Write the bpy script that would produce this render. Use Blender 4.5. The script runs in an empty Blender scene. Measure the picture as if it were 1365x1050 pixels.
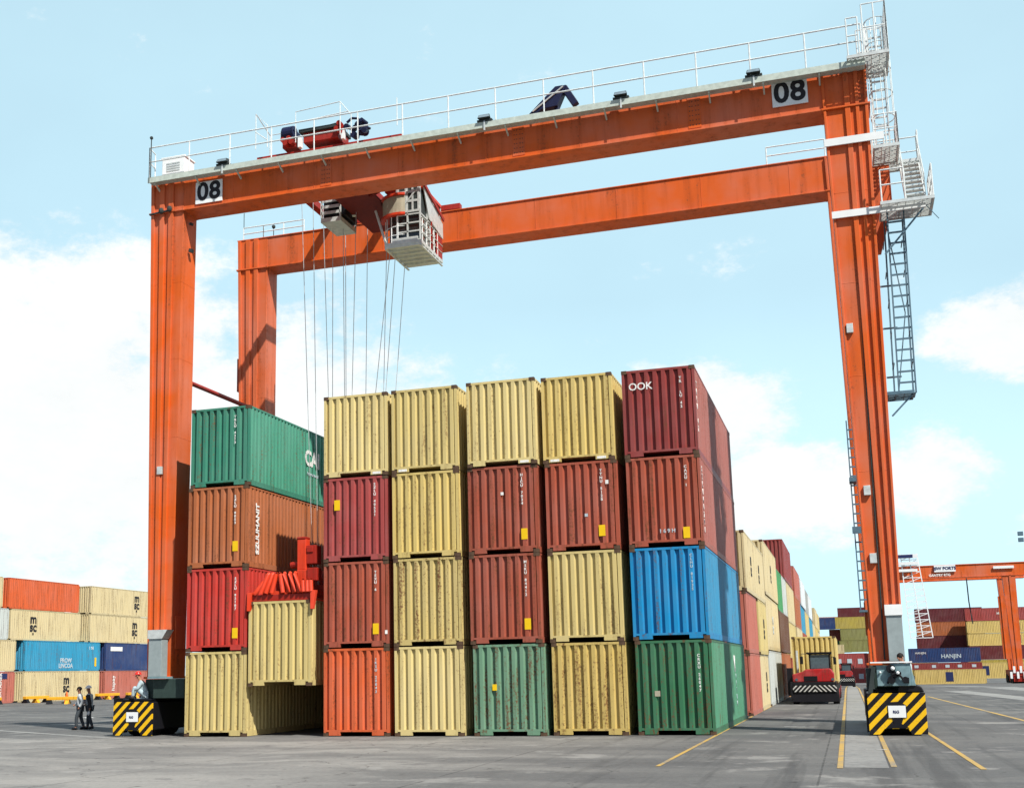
import bpy, bmesh, math, random
from mathutils import Vector, Matrix

# ---------------------------------------------------------------- camera, sky, sun, exposure
scn = bpy.context.scene
col = scn.collection
random.seed(7)
R = math.radians

cd = bpy.data.cameras.new("camera")
cam = bpy.data.objects.new("camera", cd)
col.objects.link(cam)
YAW, PITCH, ROLL = 0.31557488, 0.17436833, -0.01888271
cy, sy, cp, sp = math.cos(YAW), math.sin(YAW), math.cos(PITCH), math.sin(PITCH)
fwd = Vector((-sy * cp, cy * cp, sp))
rgt = Vector((cy, sy, 0))
up = rgt.cross(fwd)
cr, sr = math.cos(ROLL), math.sin(ROLL)
r2 = rgt * cr + up * sr
u2 = rgt * -sr + up * cr
mw = Matrix(((r2.x, u2.x, -fwd.x, 15.2842), (r2.y, u2.y, -fwd.y, -37.6775), (r2.z, u2.z, -fwd.z, 2.0483), (0, 0, 0, 1)))
cam.matrix_world = mw
cd.sensor_fit = 'HORIZONTAL'
cd.sensor_width = 36.0
cd.lens = 1582.654 / 1365 * 36
cd.shift_x = (682.5 - 602.876) / 1365
cd.shift_y = (617.193 - 525) / 1365
cd.clip_start = 0.1
cd.clip_end = 9000
scn.camera = cam

SUN = Vector((1.0, -0.77, 1.5)).normalized()          # towards the sun
sl = bpy.data.lights.new("sun", 'SUN')
sl.energy = 5.0
sl.angle = R(0.6)
sl.color = (1.0, 0.95, 0.86)
so = bpy.data.objects.new("sun", sl)
col.objects.link(so)
so.rotation_euler = SUN.to_track_quat('Z', 'Y').to_euler()
so.location = (60, -40, 90)

scn.view_settings.view_transform = 'Standard'
scn.view_settings.look = 'None'
scn.view_settings.exposure = 0.46
scn.view_settings.gamma = 1.0
scn.view_settings.use_curve_mapping = False

W = bpy.data.worlds.new("World")
scn.world = W
W.use_nodes = True


def make_sky():
    nt = W.node_tree
    N, L = nt.nodes, nt.links
    N.clear()
    out = N.new('ShaderNodeOutputWorld')
    sky = N.new('ShaderNodeTexSky')
    sky.sky_type = 'NISHITA'
    sky.sun_disc = False
    sky.sun_elevation = math.asin(SUN.z)
    sky.sun_rotation = math.atan2(SUN.x, SUN.y)
    sky.air_density = 1.0
    sky.dust_density = 1.2
    sky.ozone_density = 1.6
    bg = N.new('ShaderNodeBackground')
    bg.inputs['Strength'].default_value = 0.072
    L.new(sky.outputs[0], bg.inputs[0])
    tc = N.new('ShaderNodeTexCoord')
    # clouds: noise on the view direction, thicker towards the horizon, gathered in a few banks
    sep = N.new('ShaderNodeSeparateXYZ')
    L.new(tc.outputs['Generated'], sep.inputs[0])
    mp = N.new('ShaderNodeMapping')
    mp.inputs['Scale'].default_value = (1, 1, 1.7)
    mp.inputs['Location'].default_value = (0.37, 0.11, 0.05)
    L.new(tc.outputs['Generated'], mp.inputs[0])
    nz = N.new('ShaderNodeTexNoise')
    nz.inputs['Scale'].default_value = 7.5
    nz.inputs['Detail'].default_value = 12
    nz.inputs['Roughness'].default_value = 0.70
    L.new(mp.outputs[0], nz.inputs['Vector'])

    def math_(op, a, b=None, clamp=False):
        m = N.new('ShaderNodeMath')
        m.operation = op
        m.use_clamp = clamp
        for i, v in enumerate((a, b)):
            if v is None:
                continue
            if isinstance(v, (int, float)):
                m.inputs[i].default_value = v
            else:
                L.new(v, m.inputs[i])
        return m.outputs[0]

    def bank(az, el, ra, re, wgt):
        d = Vector((math.sin(az) * math.cos(el), math.cos(az) * math.cos(el), math.sin(el)))
        tx = Vector((math.cos(az), -math.sin(az), 0))
        tz = tx.cross(d)
        res = []
        for ax, rad in ((tx, ra), (tz, re)):
            dp = N.new('ShaderNodeVectorMath')
            dp.operation = 'DOT_PRODUCT'
            L.new(tc.outputs['Generated'], dp.inputs[0])
            dp.inputs[1].default_value = ax / rad
            res.append(math_('POWER', dp.outputs['Value'], 2.0))
        dpf = N.new('ShaderNodeVectorMath')
        dpf.operation = 'DOT_PRODUCT'
        L.new(tc.outputs['Generated'], dpf.inputs[0])
        dpf.inputs[1].default_value = d
        front = math_('GREATER_THAN', dpf.outputs['Value'], 0.0)
        rr = math_('ADD', res[0], res[1])
        g = math_('SUBTRACT', 1.0, rr, True)
        g = math_('MULTIPLY', g, front)
        return math_('MULTIPLY', g, wgt)

    tot = None
    for b in BANKS:
        v = bank(*b)
        tot = v if tot is None else math_('MAXIMUM', tot, v)
    n1 = math_('MULTIPLY', math_('SUBTRACT', nz.outputs['Fac'], 0.5), 2.3)
    dens = math_('ADD', n1, tot)
    rp = N.new('ShaderNodeMapRange')
    rp.interpolation_type = 'SMOOTHSTEP'
    rp.inputs['From Min'].default_value = 0.22
    rp.inputs['From Max'].default_value = 0.64
    L.new(dens, rp.inputs['Value'])
    # thin high veil
    nv = N.new('ShaderNodeTexNoise')
    nv.inputs['Scale'].default_value = 2.2
    nv.inputs['Detail'].default_value = 5
    L.new(mp.outputs[0], nv.inputs['Vector'])
    veil = math_('MULTIPLY_ADD', nv.outputs['Fac'], 0.30)
    N[-1].inputs[2].default_value = 0.58
    low = N.new('ShaderNodeMapRange')
    low.inputs['From Min'].default_value = 0.0
    low.inputs['From Max'].default_value = 0.30
    low.inputs['To Min'].default_value = 0.45
    low.inputs['To Max'].default_value = 0.0
    L.new(sep.outputs['Z'], low.inputs['Value'])
    veil = math_('ADD', veil, low.outputs[0], True)
    # veil mask shaped for the light: dense ahead, thinned behind camera to cut fill
    ahead = N.new('ShaderNodeVectorMath')
    ahead.operation = 'DOT_PRODUCT'
    L.new(tc.outputs['Generated'], ahead.inputs[0])
    ahead.inputs[1].default_value = (-0.30, 0.93, 0.0)
    am = N.new('ShaderNodeMapRange')
    am.interpolation_type = 'SMOOTHSTEP'
    am.inputs['From Min'].default_value = -0.1
    am.inputs['From Max'].default_value = 0.75
    am.inputs['To Min'].default_value = 0.04
    L.new(ahead.outputs['Value'], am.inputs['Value'])
    veil = math_('MULTIPLY', veil, am.outputs[0])
    vb = N.new('ShaderNodeBackground')
    vb.inputs['Color'].default_value = (0.61, 0.89, 1.0, 1)
    vb.inputs['Strength'].default_value = 0.86
    m1 = N.new('ShaderNodeMixShader')
    L.new(veil, m1.inputs[0])
    L.new(bg.outputs[0], m1.inputs[1])
    L.new(vb.outputs[0], m1.inputs[2])
    cb = N.new('ShaderNodeBackground')
    # cloud brightness varies a little inside the banks
    cr_ = N.new('ShaderNodeMapRange')
    cr_.inputs['From Min'].default_value = 0.3
    cr_.inputs['From Max'].default_value = 0.7
    cr_.inputs['To Min'].default_value = 0.70
    cr_.inputs['To Max'].default_value = 0.80
    L.new(nz.outputs['Fac'], cr_.inputs['Value'])
    cb.inputs['Color'].default_value = (0.97, 1.0, 1.0, 1)
    L.new(cr_.outputs[0], cb.inputs['Strength'])
    m2 = N.new('ShaderNodeMixShader')
    L.new(rp.outputs[0], m2.inputs[0])
    L.new(m1.outputs[0], m2.inputs[1])
    L.new(cb.outputs[0], m2.inputs[2])
    L.new(m2.outputs[0], out.inputs[0])


# cloud banks: azimuth from +Y towards +X, elevation, half sizes (radians), weight
BANKS = [
    (R(-36), R(11), 0.22, 0.20, 0.95),
    (R(-25), R(9.5), 0.20, 0.21, 0.80),
    (R(-54), R(8), 0.30, 0.17, 0.9),
    (R(-6.0), R(12.0), 0.10, 0.062, 0.90),
    (R(-3), R(8), 0.13, 0.06, 0.65),
    (R(8.5), R(14.2), 0.085, 0.050, 0.95),
    (R(4), R(8.5), 0.075, 0.055, 0.70),
    (R(9), R(5.6), 0.05, 0.028, 0.65),
    (R(70), R(15), 0.4, 0.12, 0.7),
    (R(-120), R(18), 0.4, 0.12, 0.7),
]
make_sky()


# ---------------------------------------------------------------- materials
def nodes_of(name):
    m = bpy.data.materials.new(name)
    m.use_nodes = True
    nt = m.node_tree
    b = nt.nodes['Principled BSDF']
    return m, nt, nt.nodes, nt.links, b


def noise(N, L, vec, scale, detail=4, rough=0.55, w=None):
    n = N.new('ShaderNodeTexNoise')
    if w is not None:
        n.noise_dimensions = '4D'
        L.new(w, n.inputs['W'])
    n.inputs['Scale'].default_value = scale
    n.inputs['Detail'].default_value = detail
    n.inputs['Roughness'].default_value = rough
    L.new(vec, n.inputs['Vector'])
    return n.outputs['Fac']


def ramp(N, L, fac, a, b, lo=0.0, hi=1.0):
    n = N.new('ShaderNodeMapRange')
    n.inputs['From Min'].default_value = a
    n.inputs['From Max'].default_value = b
    n.inputs['To Min'].default_value = lo
    n.inputs['To Max'].default_value = hi
    L.new(fac, n.inputs['Value'])
    return n.outputs[0]


def mixc(N, L, fac, a, b, mode='MIX'):
    n = N.new('ShaderNodeMix')
    n.data_type = 'RGBA'
    n.blend_type = mode
    if isinstance(fac, (int, float)):
        n.inputs[0].default_value = fac
    else:
        L.new(fac, n.inputs[0])
    for i, v in ((6, a), (7, b)):
        if isinstance(v, tuple):
            n.inputs[i].default_value = (*v, 1) if len(v) == 3 else v
        else:
            L.new(v, n.inputs[i])
    return n.outputs[2]


def paint(name, rgb, rough=0.5, rust=0.3, fade=0.18, metallic=0.0, scale=1.0, rustcol=(0.13, 0.05, 0.022), bump=0.15):
    """weathered paint: sun-faded patches, vertical run marks, rust specks"""
    m, nt, N, L, b = nodes_of(name)
    tc = N.new('ShaderNodeTexCoord')
    oi = N.new('ShaderNodeObjectInfo')
    w = N.new('ShaderNodeMath')
    w.operation = 'MULTIPLY'
    w.inputs[1].default_value = 60
    L.new(oi.outputs['Random'], w.inputs[0])
    wv = w.outputs[0]
    P = tc.outputs['Object']
    big = noise(N, L, P, 0.55 * scale, 4, 0.6, wv)
    mp = N.new('ShaderNodeMapping')
    mp.inputs['Scale'].default_value = (5 * scale, 5 * scale, 0.35 * scale)
    L.new(P, mp.inputs[0])
    streak = noise(N, L, mp.outputs[0], 1.0, 5, 0.6, wv)
    fine = noise(N, L, P, 14 * scale, 5, 0.7, wv)
    faded = tuple(min(1, c * 0.72 + 0.10) for c in rgb)
    deep = tuple(c * 0.62 for c in rgb)
    c = mixc(N, L, ramp(N, L, big, 0.42, 0.72, 0, fade * 2.4), rgb, faded)
    c = mixc(N, L, ramp(N, L, streak, 0.48, 0.72, 0, 0.7), c, deep)
    sp_ = N.new('ShaderNodeMath')
    sp_.operation = 'MULTIPLY_ADD'
    L.new(fine, sp_.inputs[0])
    sp_.inputs[1].default_value = 0.55
    sp_.inputs[2].default_value = 0.0
    sm = N.new('ShaderNodeMath')
    sm.operation = 'MULTIPLY_ADD'
    L.new(streak, sm.inputs[0])
    sm.inputs[1].default_value = 0.45
    L.new(sp_.outputs[0], sm.inputs[2])
    lo = 0.595 - 0.12 * rust
    rf = ramp(N, L, sm.outputs[0], lo, lo + 0.07, 0, min(1, 0.35 + rust))
    c = mixc(N, L, rf, c, rustcol)
    L.new(c, b.inputs['Base Color'])
    rr = ramp(N, L, fine, 0.3, 0.7, rough - 0.08, rough + 0.12)
    L.new(rr, b.inputs['Roughness'])
    b.inputs['Metallic'].default_value = metallic
    b.inputs['Specular IOR Level'].default_value = 0.22
    if bump:
        bp = N.new('ShaderNodeBump')
        bp.inputs['Strength'].default_value = bump
        bp.inputs['Distance'].default_value = 0.02
        L.new(big, bp.inputs['Height'])
        L.new(bp.outputs[0], b.inputs['Normal'])
    return m


def plain(name, rgb, rough=0.6, metallic=0.0, var=0.15, scale=6.0):
    m, nt, N, L, b = nodes_of(name)
    tc = N.new('ShaderNodeTexCoord')
    f = noise(N, L, tc.outputs['Object'], scale, 4)
    c = mixc(N, L, ramp(N, L, f, 0.3, 0.7), tuple(x * (1 - var) for x in rgb), tuple(min(1, x * (1 + var)) for x in rgb))
    L.new(c, b.inputs['Base Color'])
    b.inputs['Roughness'].default_value = rough
    b.inputs['Metallic'].default_value = metallic
    b.inputs['Specular IOR Level'].default_value = 0.2 if rough > 0.3 else 0.5
    return m


def asphalt():
    m, nt, N, L, b = nodes_of("asphalt")
    tc = N.new('ShaderNodeTexCoord')
    P = tc.outputs['Object']
    big = noise(N, L, P, 0.09, 6, 0.6)
    mp = N.new('ShaderNodeMapping')
    mp.inputs['Scale'].default_value = (0.11, 0.42, 1)
    mp.inputs['Rotation'].default_value = (0, 0, R(-9))
    nw = N.new('ShaderNodeTexNoise')
    nw.inputs['Scale'].default_value = 0.22
    nw.inputs['Detail'].default_value = 5
    L.new(P, nw.inputs['Vector'])
    wp = N.new('ShaderNodeVectorMath')
    wp.operation = 'MULTIPLY_ADD'
    L.new(nw.outputs['Color'], wp.inputs[0])
    wp.inputs[1].default_value = (7, 5, 0)
    L.new(P, wp.inputs[2])
    L.new(wp.outputs[0], mp.inputs[0])
    band = noise(N, L, mp.outputs[0], 1.0, 5, 0.6)
    mp2 = N.new('ShaderNodeMapping')
    mp2.inputs['Scale'].default_value = (1.3, 0.05, 1)
    L.new(P, mp2.inputs[0])
    tracks = noise(N, L, mp2.outputs[0], 1.0, 4, 0.6)
    fine = noise(N, L, P, 30, 8, 0.8)
    mid = noise(N, L, P, 1.3, 6, 0.7)
    c = mixc(N, L, ramp(N, L, big, 0.35, 0.68), (0.095, 0.096, 0.10), (0.165, 0.165, 0.16))
    c = mixc(N, L, ramp(N, L, band, 0.50, 0.66, 0, 0.5), c, (0.24, 0.237, 0.225))
    c = mixc(N, L, ramp(N, L, band, 0.45, 0.30, 0, 0.45), c, (0.08, 0.081, 0.085))
    c = mixc(N, L, ramp(N, L, tracks, 0.53, 0.64, 0, 0.55), c, (0.062, 0.062, 0.064))
    c = mixc(N, L, ramp(N, L, mid, 0.55, 0.75, 0, 0.5), c, (0.09, 0.09, 0.092))
    c = mixc(N, L, ramp(N, L, mid, 0.68, 0.74, 0, 0.6), c, (0.05, 0.05, 0.052))
    c = mixc(N, L, ramp(N, L, fine, 0.35, 0.65, 0.0, 0.5), c, mixc(N, L, 1.0, c, (0.5, 0.5, 0.5), 'MULTIPLY'))
    # the apron in front of the stack is worn paler and dusty
    sx_ = N.new('ShaderNodeSeparateXYZ')
    L.new(P, sx_.inputs[0])
    wv_ = N.new('ShaderNodeMath')
    wv_.operation = 'MULTIPLY_ADD'
    L.new(big, wv_.inputs[0])
    wv_.inputs[1].default_value = 9.0
    L.new(sx_.outputs['X'], wv_.inputs[2])
    ax_ = ramp(N, L, wv_.outputs[0], 16.0, 8.0)
    wy_ = N.new('ShaderNodeMath')
    wy_.operation = 'MULTIPLY_ADD'
    L.new(mid, wy_.inputs[0])
    wy_.inputs[1].default_value = 5.0
    L.new(sx_.outputs['Y'], wy_.inputs[2])
    ay_ = ramp(N, L, wy_.outputs[0], 4.5, -0.5)
    ap = N.new('ShaderNodeMath')
    ap.operation = 'MULTIPLY'
    L.new(ax_, ap.inputs[0])
    L.new(ay_, ap.inputs[1])
    dust = mixc(N, L, ramp(N, L, band, 0.38, 0.6), (0.17, 0.17, 0.166), (0.30, 0.294, 0.277))
    apf = ramp(N, L, ap.outputs[0], 0, 1, 0, 0.8)
    c = mixc(N, L, apf, c, dust)
    grit = noise(N, L, P, 9, 9, 0.75)
    c = mixc(N, L, ramp(N, L, grit, 0.38, 0.62, 0, 0.4), c, mixc(N, L, 1.0, c, (0.45, 0.45, 0.45), 'MULTIPLY'))
    # cracks and seams, oil drips, dusty blotches with firm edges
    wob = N.new('ShaderNodeMix')
    wob.data_type = 'VECTOR'
    wob.inputs[0].default_value = 0.06
    L.new(P, wob.inputs[4])
    nv_ = N.new('ShaderNodeTexNoise')
    nv_.inputs['Scale'].default_value = 0.8
    nv_.inputs['Detail'].default_value = 6
    L.new(P, nv_.inputs['Vector'])
    sc_ = N.new('ShaderNodeVectorMath')
    sc_.operation = 'MULTIPLY_ADD'
    L.new(nv_.outputs['Color'], sc_.inputs[0])
    sc_.inputs[1].default_value = (2.2, 2.2, 0)
    L.new(P, sc_.inputs[2])
    vo = N.new('ShaderNodeTexVoronoi')
    vo.feature = 'DISTANCE_TO_EDGE'
    vo.inputs['Scale'].default_value = 0.13
    L.new(sc_.outputs[0], vo.inputs['Vector'])
    crack = ramp(N, L, vo.outputs['Distance'], 0.0035, 0.0015, 0, 0.65)
    c = mixc(N, L, crack, c, (0.05, 0.05, 0.05))
    blot = noise(N, L, P, 0.42, 9, 0.68)
    c = mixc(N, L, ramp(N, L, blot, 0.57, 0.63, 0, 0.45), c, (0.30, 0.295, 0.28))
    c = mixc(N, L, ramp(N, L, blot, 0.40, 0.36, 0, 0.5), c, (0.085, 0.085, 0.088))
    for comp, pitch_, w_ in (('X', 7.3, 0.018), ('Y', 10.6, 0.022)):
        md = N.new('ShaderNodeMath')
        md.operation = 'PINGPONG'
        L.new(sx_.outputs[comp], md.inputs[0])
        md.inputs[1].default_value = pitch_ / 2
        jl = ramp(N, L, md.outputs[0], w_ + .006, w_, 0, 1)
        jm = N.new('ShaderNodeMath')
        jm.operation = 'MULTIPLY'
        L.new(jl, jm.inputs[0])
        L.new(ramp(N, L, mid, 0.40, 0.52, 0, 0.75), jm.inputs[1])
        c = mixc(N, L, jm.outputs[0], c, (0.045, 0.045, 0.045))
    oil = noise(N, L, P, 2.3, 3, 0.5)
    c = mixc(N, L, ramp(N, L, oil, 0.66, 0.72, 0, 0.75), c, (0.035, 0.035, 0.036))
    L.new(c, b.inputs['Base Color'])
    b.inputs['Roughness'].default_value = 0.85
    b.inputs['Specular IOR Level'].default_value = 0.2
    bp = N.new('ShaderNodeBump')
    bp.inputs['Strength'].default_value = 0.35
    bp.inputs['Distance'].default_value = 0.01
    L.new(fine, bp.inputs['Height'])
    L.new(bp.outputs[0], b.inputs['Normal'])
    return m


def worn_line(name, rgb, under=(0.16, 0.16, 0.155), wear=0.75):
    m, nt, N, L, b = nodes_of(name)
    tc = N.new('ShaderNodeTexCoord')
    f = noise(N, L, tc.outputs['Object'], 4.5, 8, 0.75)
    g = noise(N, L, tc.outputs['Object'], 0.35, 4, 0.6)
    a = N.new('ShaderNodeMath')
    a.operation = 'MULTIPLY_ADD'
    L.new(g, a.inputs[0])
    a.inputs[1].default_value = 0.6
    L.new(f, a.inputs[2])
    c = mixc(N, L, ramp(N, L, a.outputs[0], 1.12 - 0.45 * wear, 1.3 - 0.45 * wear, 0, 0.85), rgb, under)
    L.new(c, b.inputs['Base Color'])
    b.inputs['Roughness'].default_value = 0.75
    return m


def chevron(name, ca, cb, pitch, duty=0.5, mirror=False):
    """diagonal warning stripes in the object's own x-z plane"""
    m, nt, N, L, b = nodes_of(name)
    tc = N.new('ShaderNodeTexCoord')
    s = N.new('ShaderNodeSeparateXYZ')
    L.new(tc.outputs['Object'], s.inputs[0])
    x = s.outputs['X']
    if mirror:
        ab = N.new('ShaderNodeMath')
        ab.operation = 'ABSOLUTE'
        L.new(x, ab.inputs[0])
        x = ab.outputs[0]
    d = N.new('ShaderNodeMath')
    d.operation = 'SUBTRACT' if not mirror else 'ADD'
    L.new(x, d.inputs[0])
    L.new(s.outputs['Z'], d.inputs[1])
    md = N.new('ShaderNodeMath')
    md.operation = 'FLOORED_MODULO'
    L.new(d.outputs[0], md.inputs[0])
    md.inputs[1].default_value = pitch
    st = N.new('ShaderNodeMath')
    st.operation = 'LESS_THAN'
    L.new(md.outputs[0], st.inputs[0])
    st.inputs[1].default_value = pitch * duty
    f = noise(N, L, tc.outputs['Object'], 9, 6, 0.7)
    c = mixc(N, L, st.outputs[0], cb, ca)
    c = mixc(N, L, ramp(N, L, f, 0.55, 0.75, 0, 0.5), c, (0.05, 0.045, 0.04))
    L.new(c, b.inputs['Base Color'])
    b.inputs['Roughness'].default_value = 0.5
    b.inputs['Specular IOR Level'].default_value = 0.2
    return m


PAL = {
    'yellow': (0.56, 0.43, 0.150), 'pale_yellow': (0.54, 0.435, 0.18), 'stained_yellow': (0.49, 0.385, 0.15),
    'cream': (0.56, 0.47, 0.27), 'olive_yellow': (0.40, 0.32, 0.07), 'red_brown': (0.30, 0.072, 0.042),
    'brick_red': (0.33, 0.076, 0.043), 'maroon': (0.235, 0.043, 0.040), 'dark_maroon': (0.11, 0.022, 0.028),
    'crimson': (0.32, 0.060, 0.056), 'bright_red': (0.44, 0.038, 0.028), 'orange_red': (0.56, 0.105, 0.032),
    'orange_brown': (0.36, 0.115, 0.044), 'salmon': (0.42, 0.13, 0.095), 'sea_green': (0.040, 0.20, 0.135),
    'teal_green': (0.130, 0.255, 0.165), 'dark_green': (0.036, 0.145, 0.072), 'green': (0.045, 0.26, 0.085),
    'blue': (0.010, 0.215, 0.46), 'light_blue': (0.03, 0.26, 0.43), 'navy': (0.020, 0.045, 0.14),
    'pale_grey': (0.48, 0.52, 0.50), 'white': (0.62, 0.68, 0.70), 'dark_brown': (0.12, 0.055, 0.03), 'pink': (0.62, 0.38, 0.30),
    'light_yellow': (0.60, 0.49, 0.22), 'ochre': (0.50, 0.37, 0.115), 'sunlit_red': (0.33, 0.110, 0.088), 'sunlit_blue': (0.035, 0.24, 0.43), 'sunlit_green': (0.075, 0.25, 0.15), 'sunlit_teal': (0.055, 0.26, 0.175),  # side variants: sunlight put into paler versions of the base colours
    'olive': (0.22, 0.22, 0.075), 'grey': (0.30, 0.32, 0.31),
}
CM = {}


def cpaint(k):
    if k not in CM:
        rust = {'stained_yellow': 0.62, 'ochre': .55, 'light_yellow': .32, 'yellow': 0.36, 'pale_yellow': 0.34, 'teal_green': 0.6, 'dark_green': 0.55, 'red_brown': .5, 'brick_red': .5}.get(k, 0.4)
        CM[k] = paint(k + "_container_paint", PAL[k], 0.5, rust, 0.16)
    return CM[k]


M = {
    'orange': paint("crane_orange_paint", (0.60, 0.102, 0.014), 0.48, 0.22, 0.36, bump=0.06, scale=0.6),
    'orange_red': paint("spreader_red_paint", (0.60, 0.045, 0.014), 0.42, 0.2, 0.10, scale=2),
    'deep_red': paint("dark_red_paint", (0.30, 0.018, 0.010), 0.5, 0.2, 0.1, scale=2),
    'galv': plain("galvanised_steel", (0.58, 0.62, 0.61), 0.45, 0.35),
    'rail': plain("pale_rail_paint", (0.66, 0.70, 0.70), 0.5),
    'deck': plain("pale_green_deck", (0.46, 0.52, 0.47), 0.6),
    'blue_grey': plain("blue_grey_steel", (0.10, 0.17, 0.22), 0.5, 0.2),
    'white': plain("white_paint", (0.74, 0.77, 0.78), 0.5, 0, 0.06, 2),
    'black': plain("black_paint", (0.009, 0.009, 0.012), 0.45),
    'rubber': plain("tyre_rubber", (0.018, 0.018, 0.018), 0.85),
    'dark': plain("dark_machine_grey", (0.035, 0.045, 0.045), 0.55),
    'dark_green': plain("dark_green_steel", (0.03, 0.05, 0.045), 0.5),
    'shade_red': plain("shaded_red_paint", (0.14, 0.014, 0.010), 0.6),  # dark red paint darkened further: shade under the trolley put into the colour
    'cabinet': plain("grey_cabinet_paint", (0.26, 0.31, 0.32), 0.5, 0, 0.08),
    'machine': plain("grey_green_machine_paint", (0.17, 0.27, 0.30), 0.5, 0, 0.2),
    'tan': plain("tan_panel", (0.36, 0.33, 0.25), 0.6),
    'navy': plain("navy_cover", (0.012, 0.016, 0.05), 0.5),
    'cable': plain("steel_rope", (0.45, 0.48, 0.50), 0.5, 0.4),
    'casting': plain("corner_casting_steel", (0.09, 0.055, 0.035), 0.7, 0.2, 0.4),
    'sticker': plain("yellow_sticker", (0.75, 0.48, 0.01), 0.5, 0, 0.05),
    'mark': plain("white_marking", (0.72, 0.72, 0.70), 0.6, 0, 0.2, 14),
    'mark_black': plain("black_marking", (0.02, 0.02, 0.025), 0.6, 0, 0.2, 14),
    'mark_grey': plain("faded_marking", (0.42, 0.50, 0.55), 0.6, 0, 0.2, 14),
    'mark_navy': plain("navy_marking", (0.02, 0.03, 0.10), 0.6),
    'yellow_steel': paint("yellow_steel_paint", (0.72, 0.36, 0.02), 0.5, 0.3, 0.1, scale=3),
    'cone': plain("orange_cone", (0.75, 0.13, 0.02), 0.5),
    'truck_red': paint("truck_red_paint", (0.33, 0.012, 0.014), 0.45, 0.55, 0.2, scale=2.5, rustcol=(0.06, 0.04, 0.03)),
    'skin': plain("skin", (0.33, 0.15, 0.09), 0.6, 0, 0.08),
    'hair': plain("dark_hair", (0.015, 0.012, 0.010), 0.7),
    'jacket': plain("light_grey_jacket", (0.46, 0.50, 0.52), 0.85, 0, 0.2, 9),
    'overall': plain("grey_blue_overall", (0.34, 0.43, 0.47), 0.85, 0, 0.2, 9),
    'trousers': plain("dark_trousers", (0.05, 0.06, 0.07), 0.85, 0, 0.3, 9),
    'vest': plain("dark_waistcoat", (0.03, 0.03, 0.032), 0.85),
    'helmet_red': plain("red_helmet", (0.60, 0.03, 0.02), 0.3),
    'helmet_white': plain("white_cap", (0.80, 0.80, 0.80), 0.5),
    'floodglass': plain("floodlight_glass", (0.18, 0.24, 0.28), 0.15),
}
M['hazard'] = chevron("yellow_black_hazard_stripes", (0.78, 0.46, 0.01), (0.010, 0.009, 0.012), 0.375, 0.5)
M['bumper'] = chevron("white_black_bumper_stripes", (0.45, 0.45, 0.43), (0.010, 0.010, 0.010), 0.24, 0.36, True)


def glass_mat():
    m, nt, N, L, b = nodes_of("dark_window_glass")
    b.inputs['Base Color'].default_value = (0.015, 0.02, 0.022, 1)
    b.inputs['Roughness'].default_value = 0.08
    b.inputs['Coat Weight'].default_value = 0.5
    return m


M['glass'] = glass_mat()
M['cabglass'] = plain("cab_window_glass", (0.06, 0.09, 0.11), 0.1)


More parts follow.
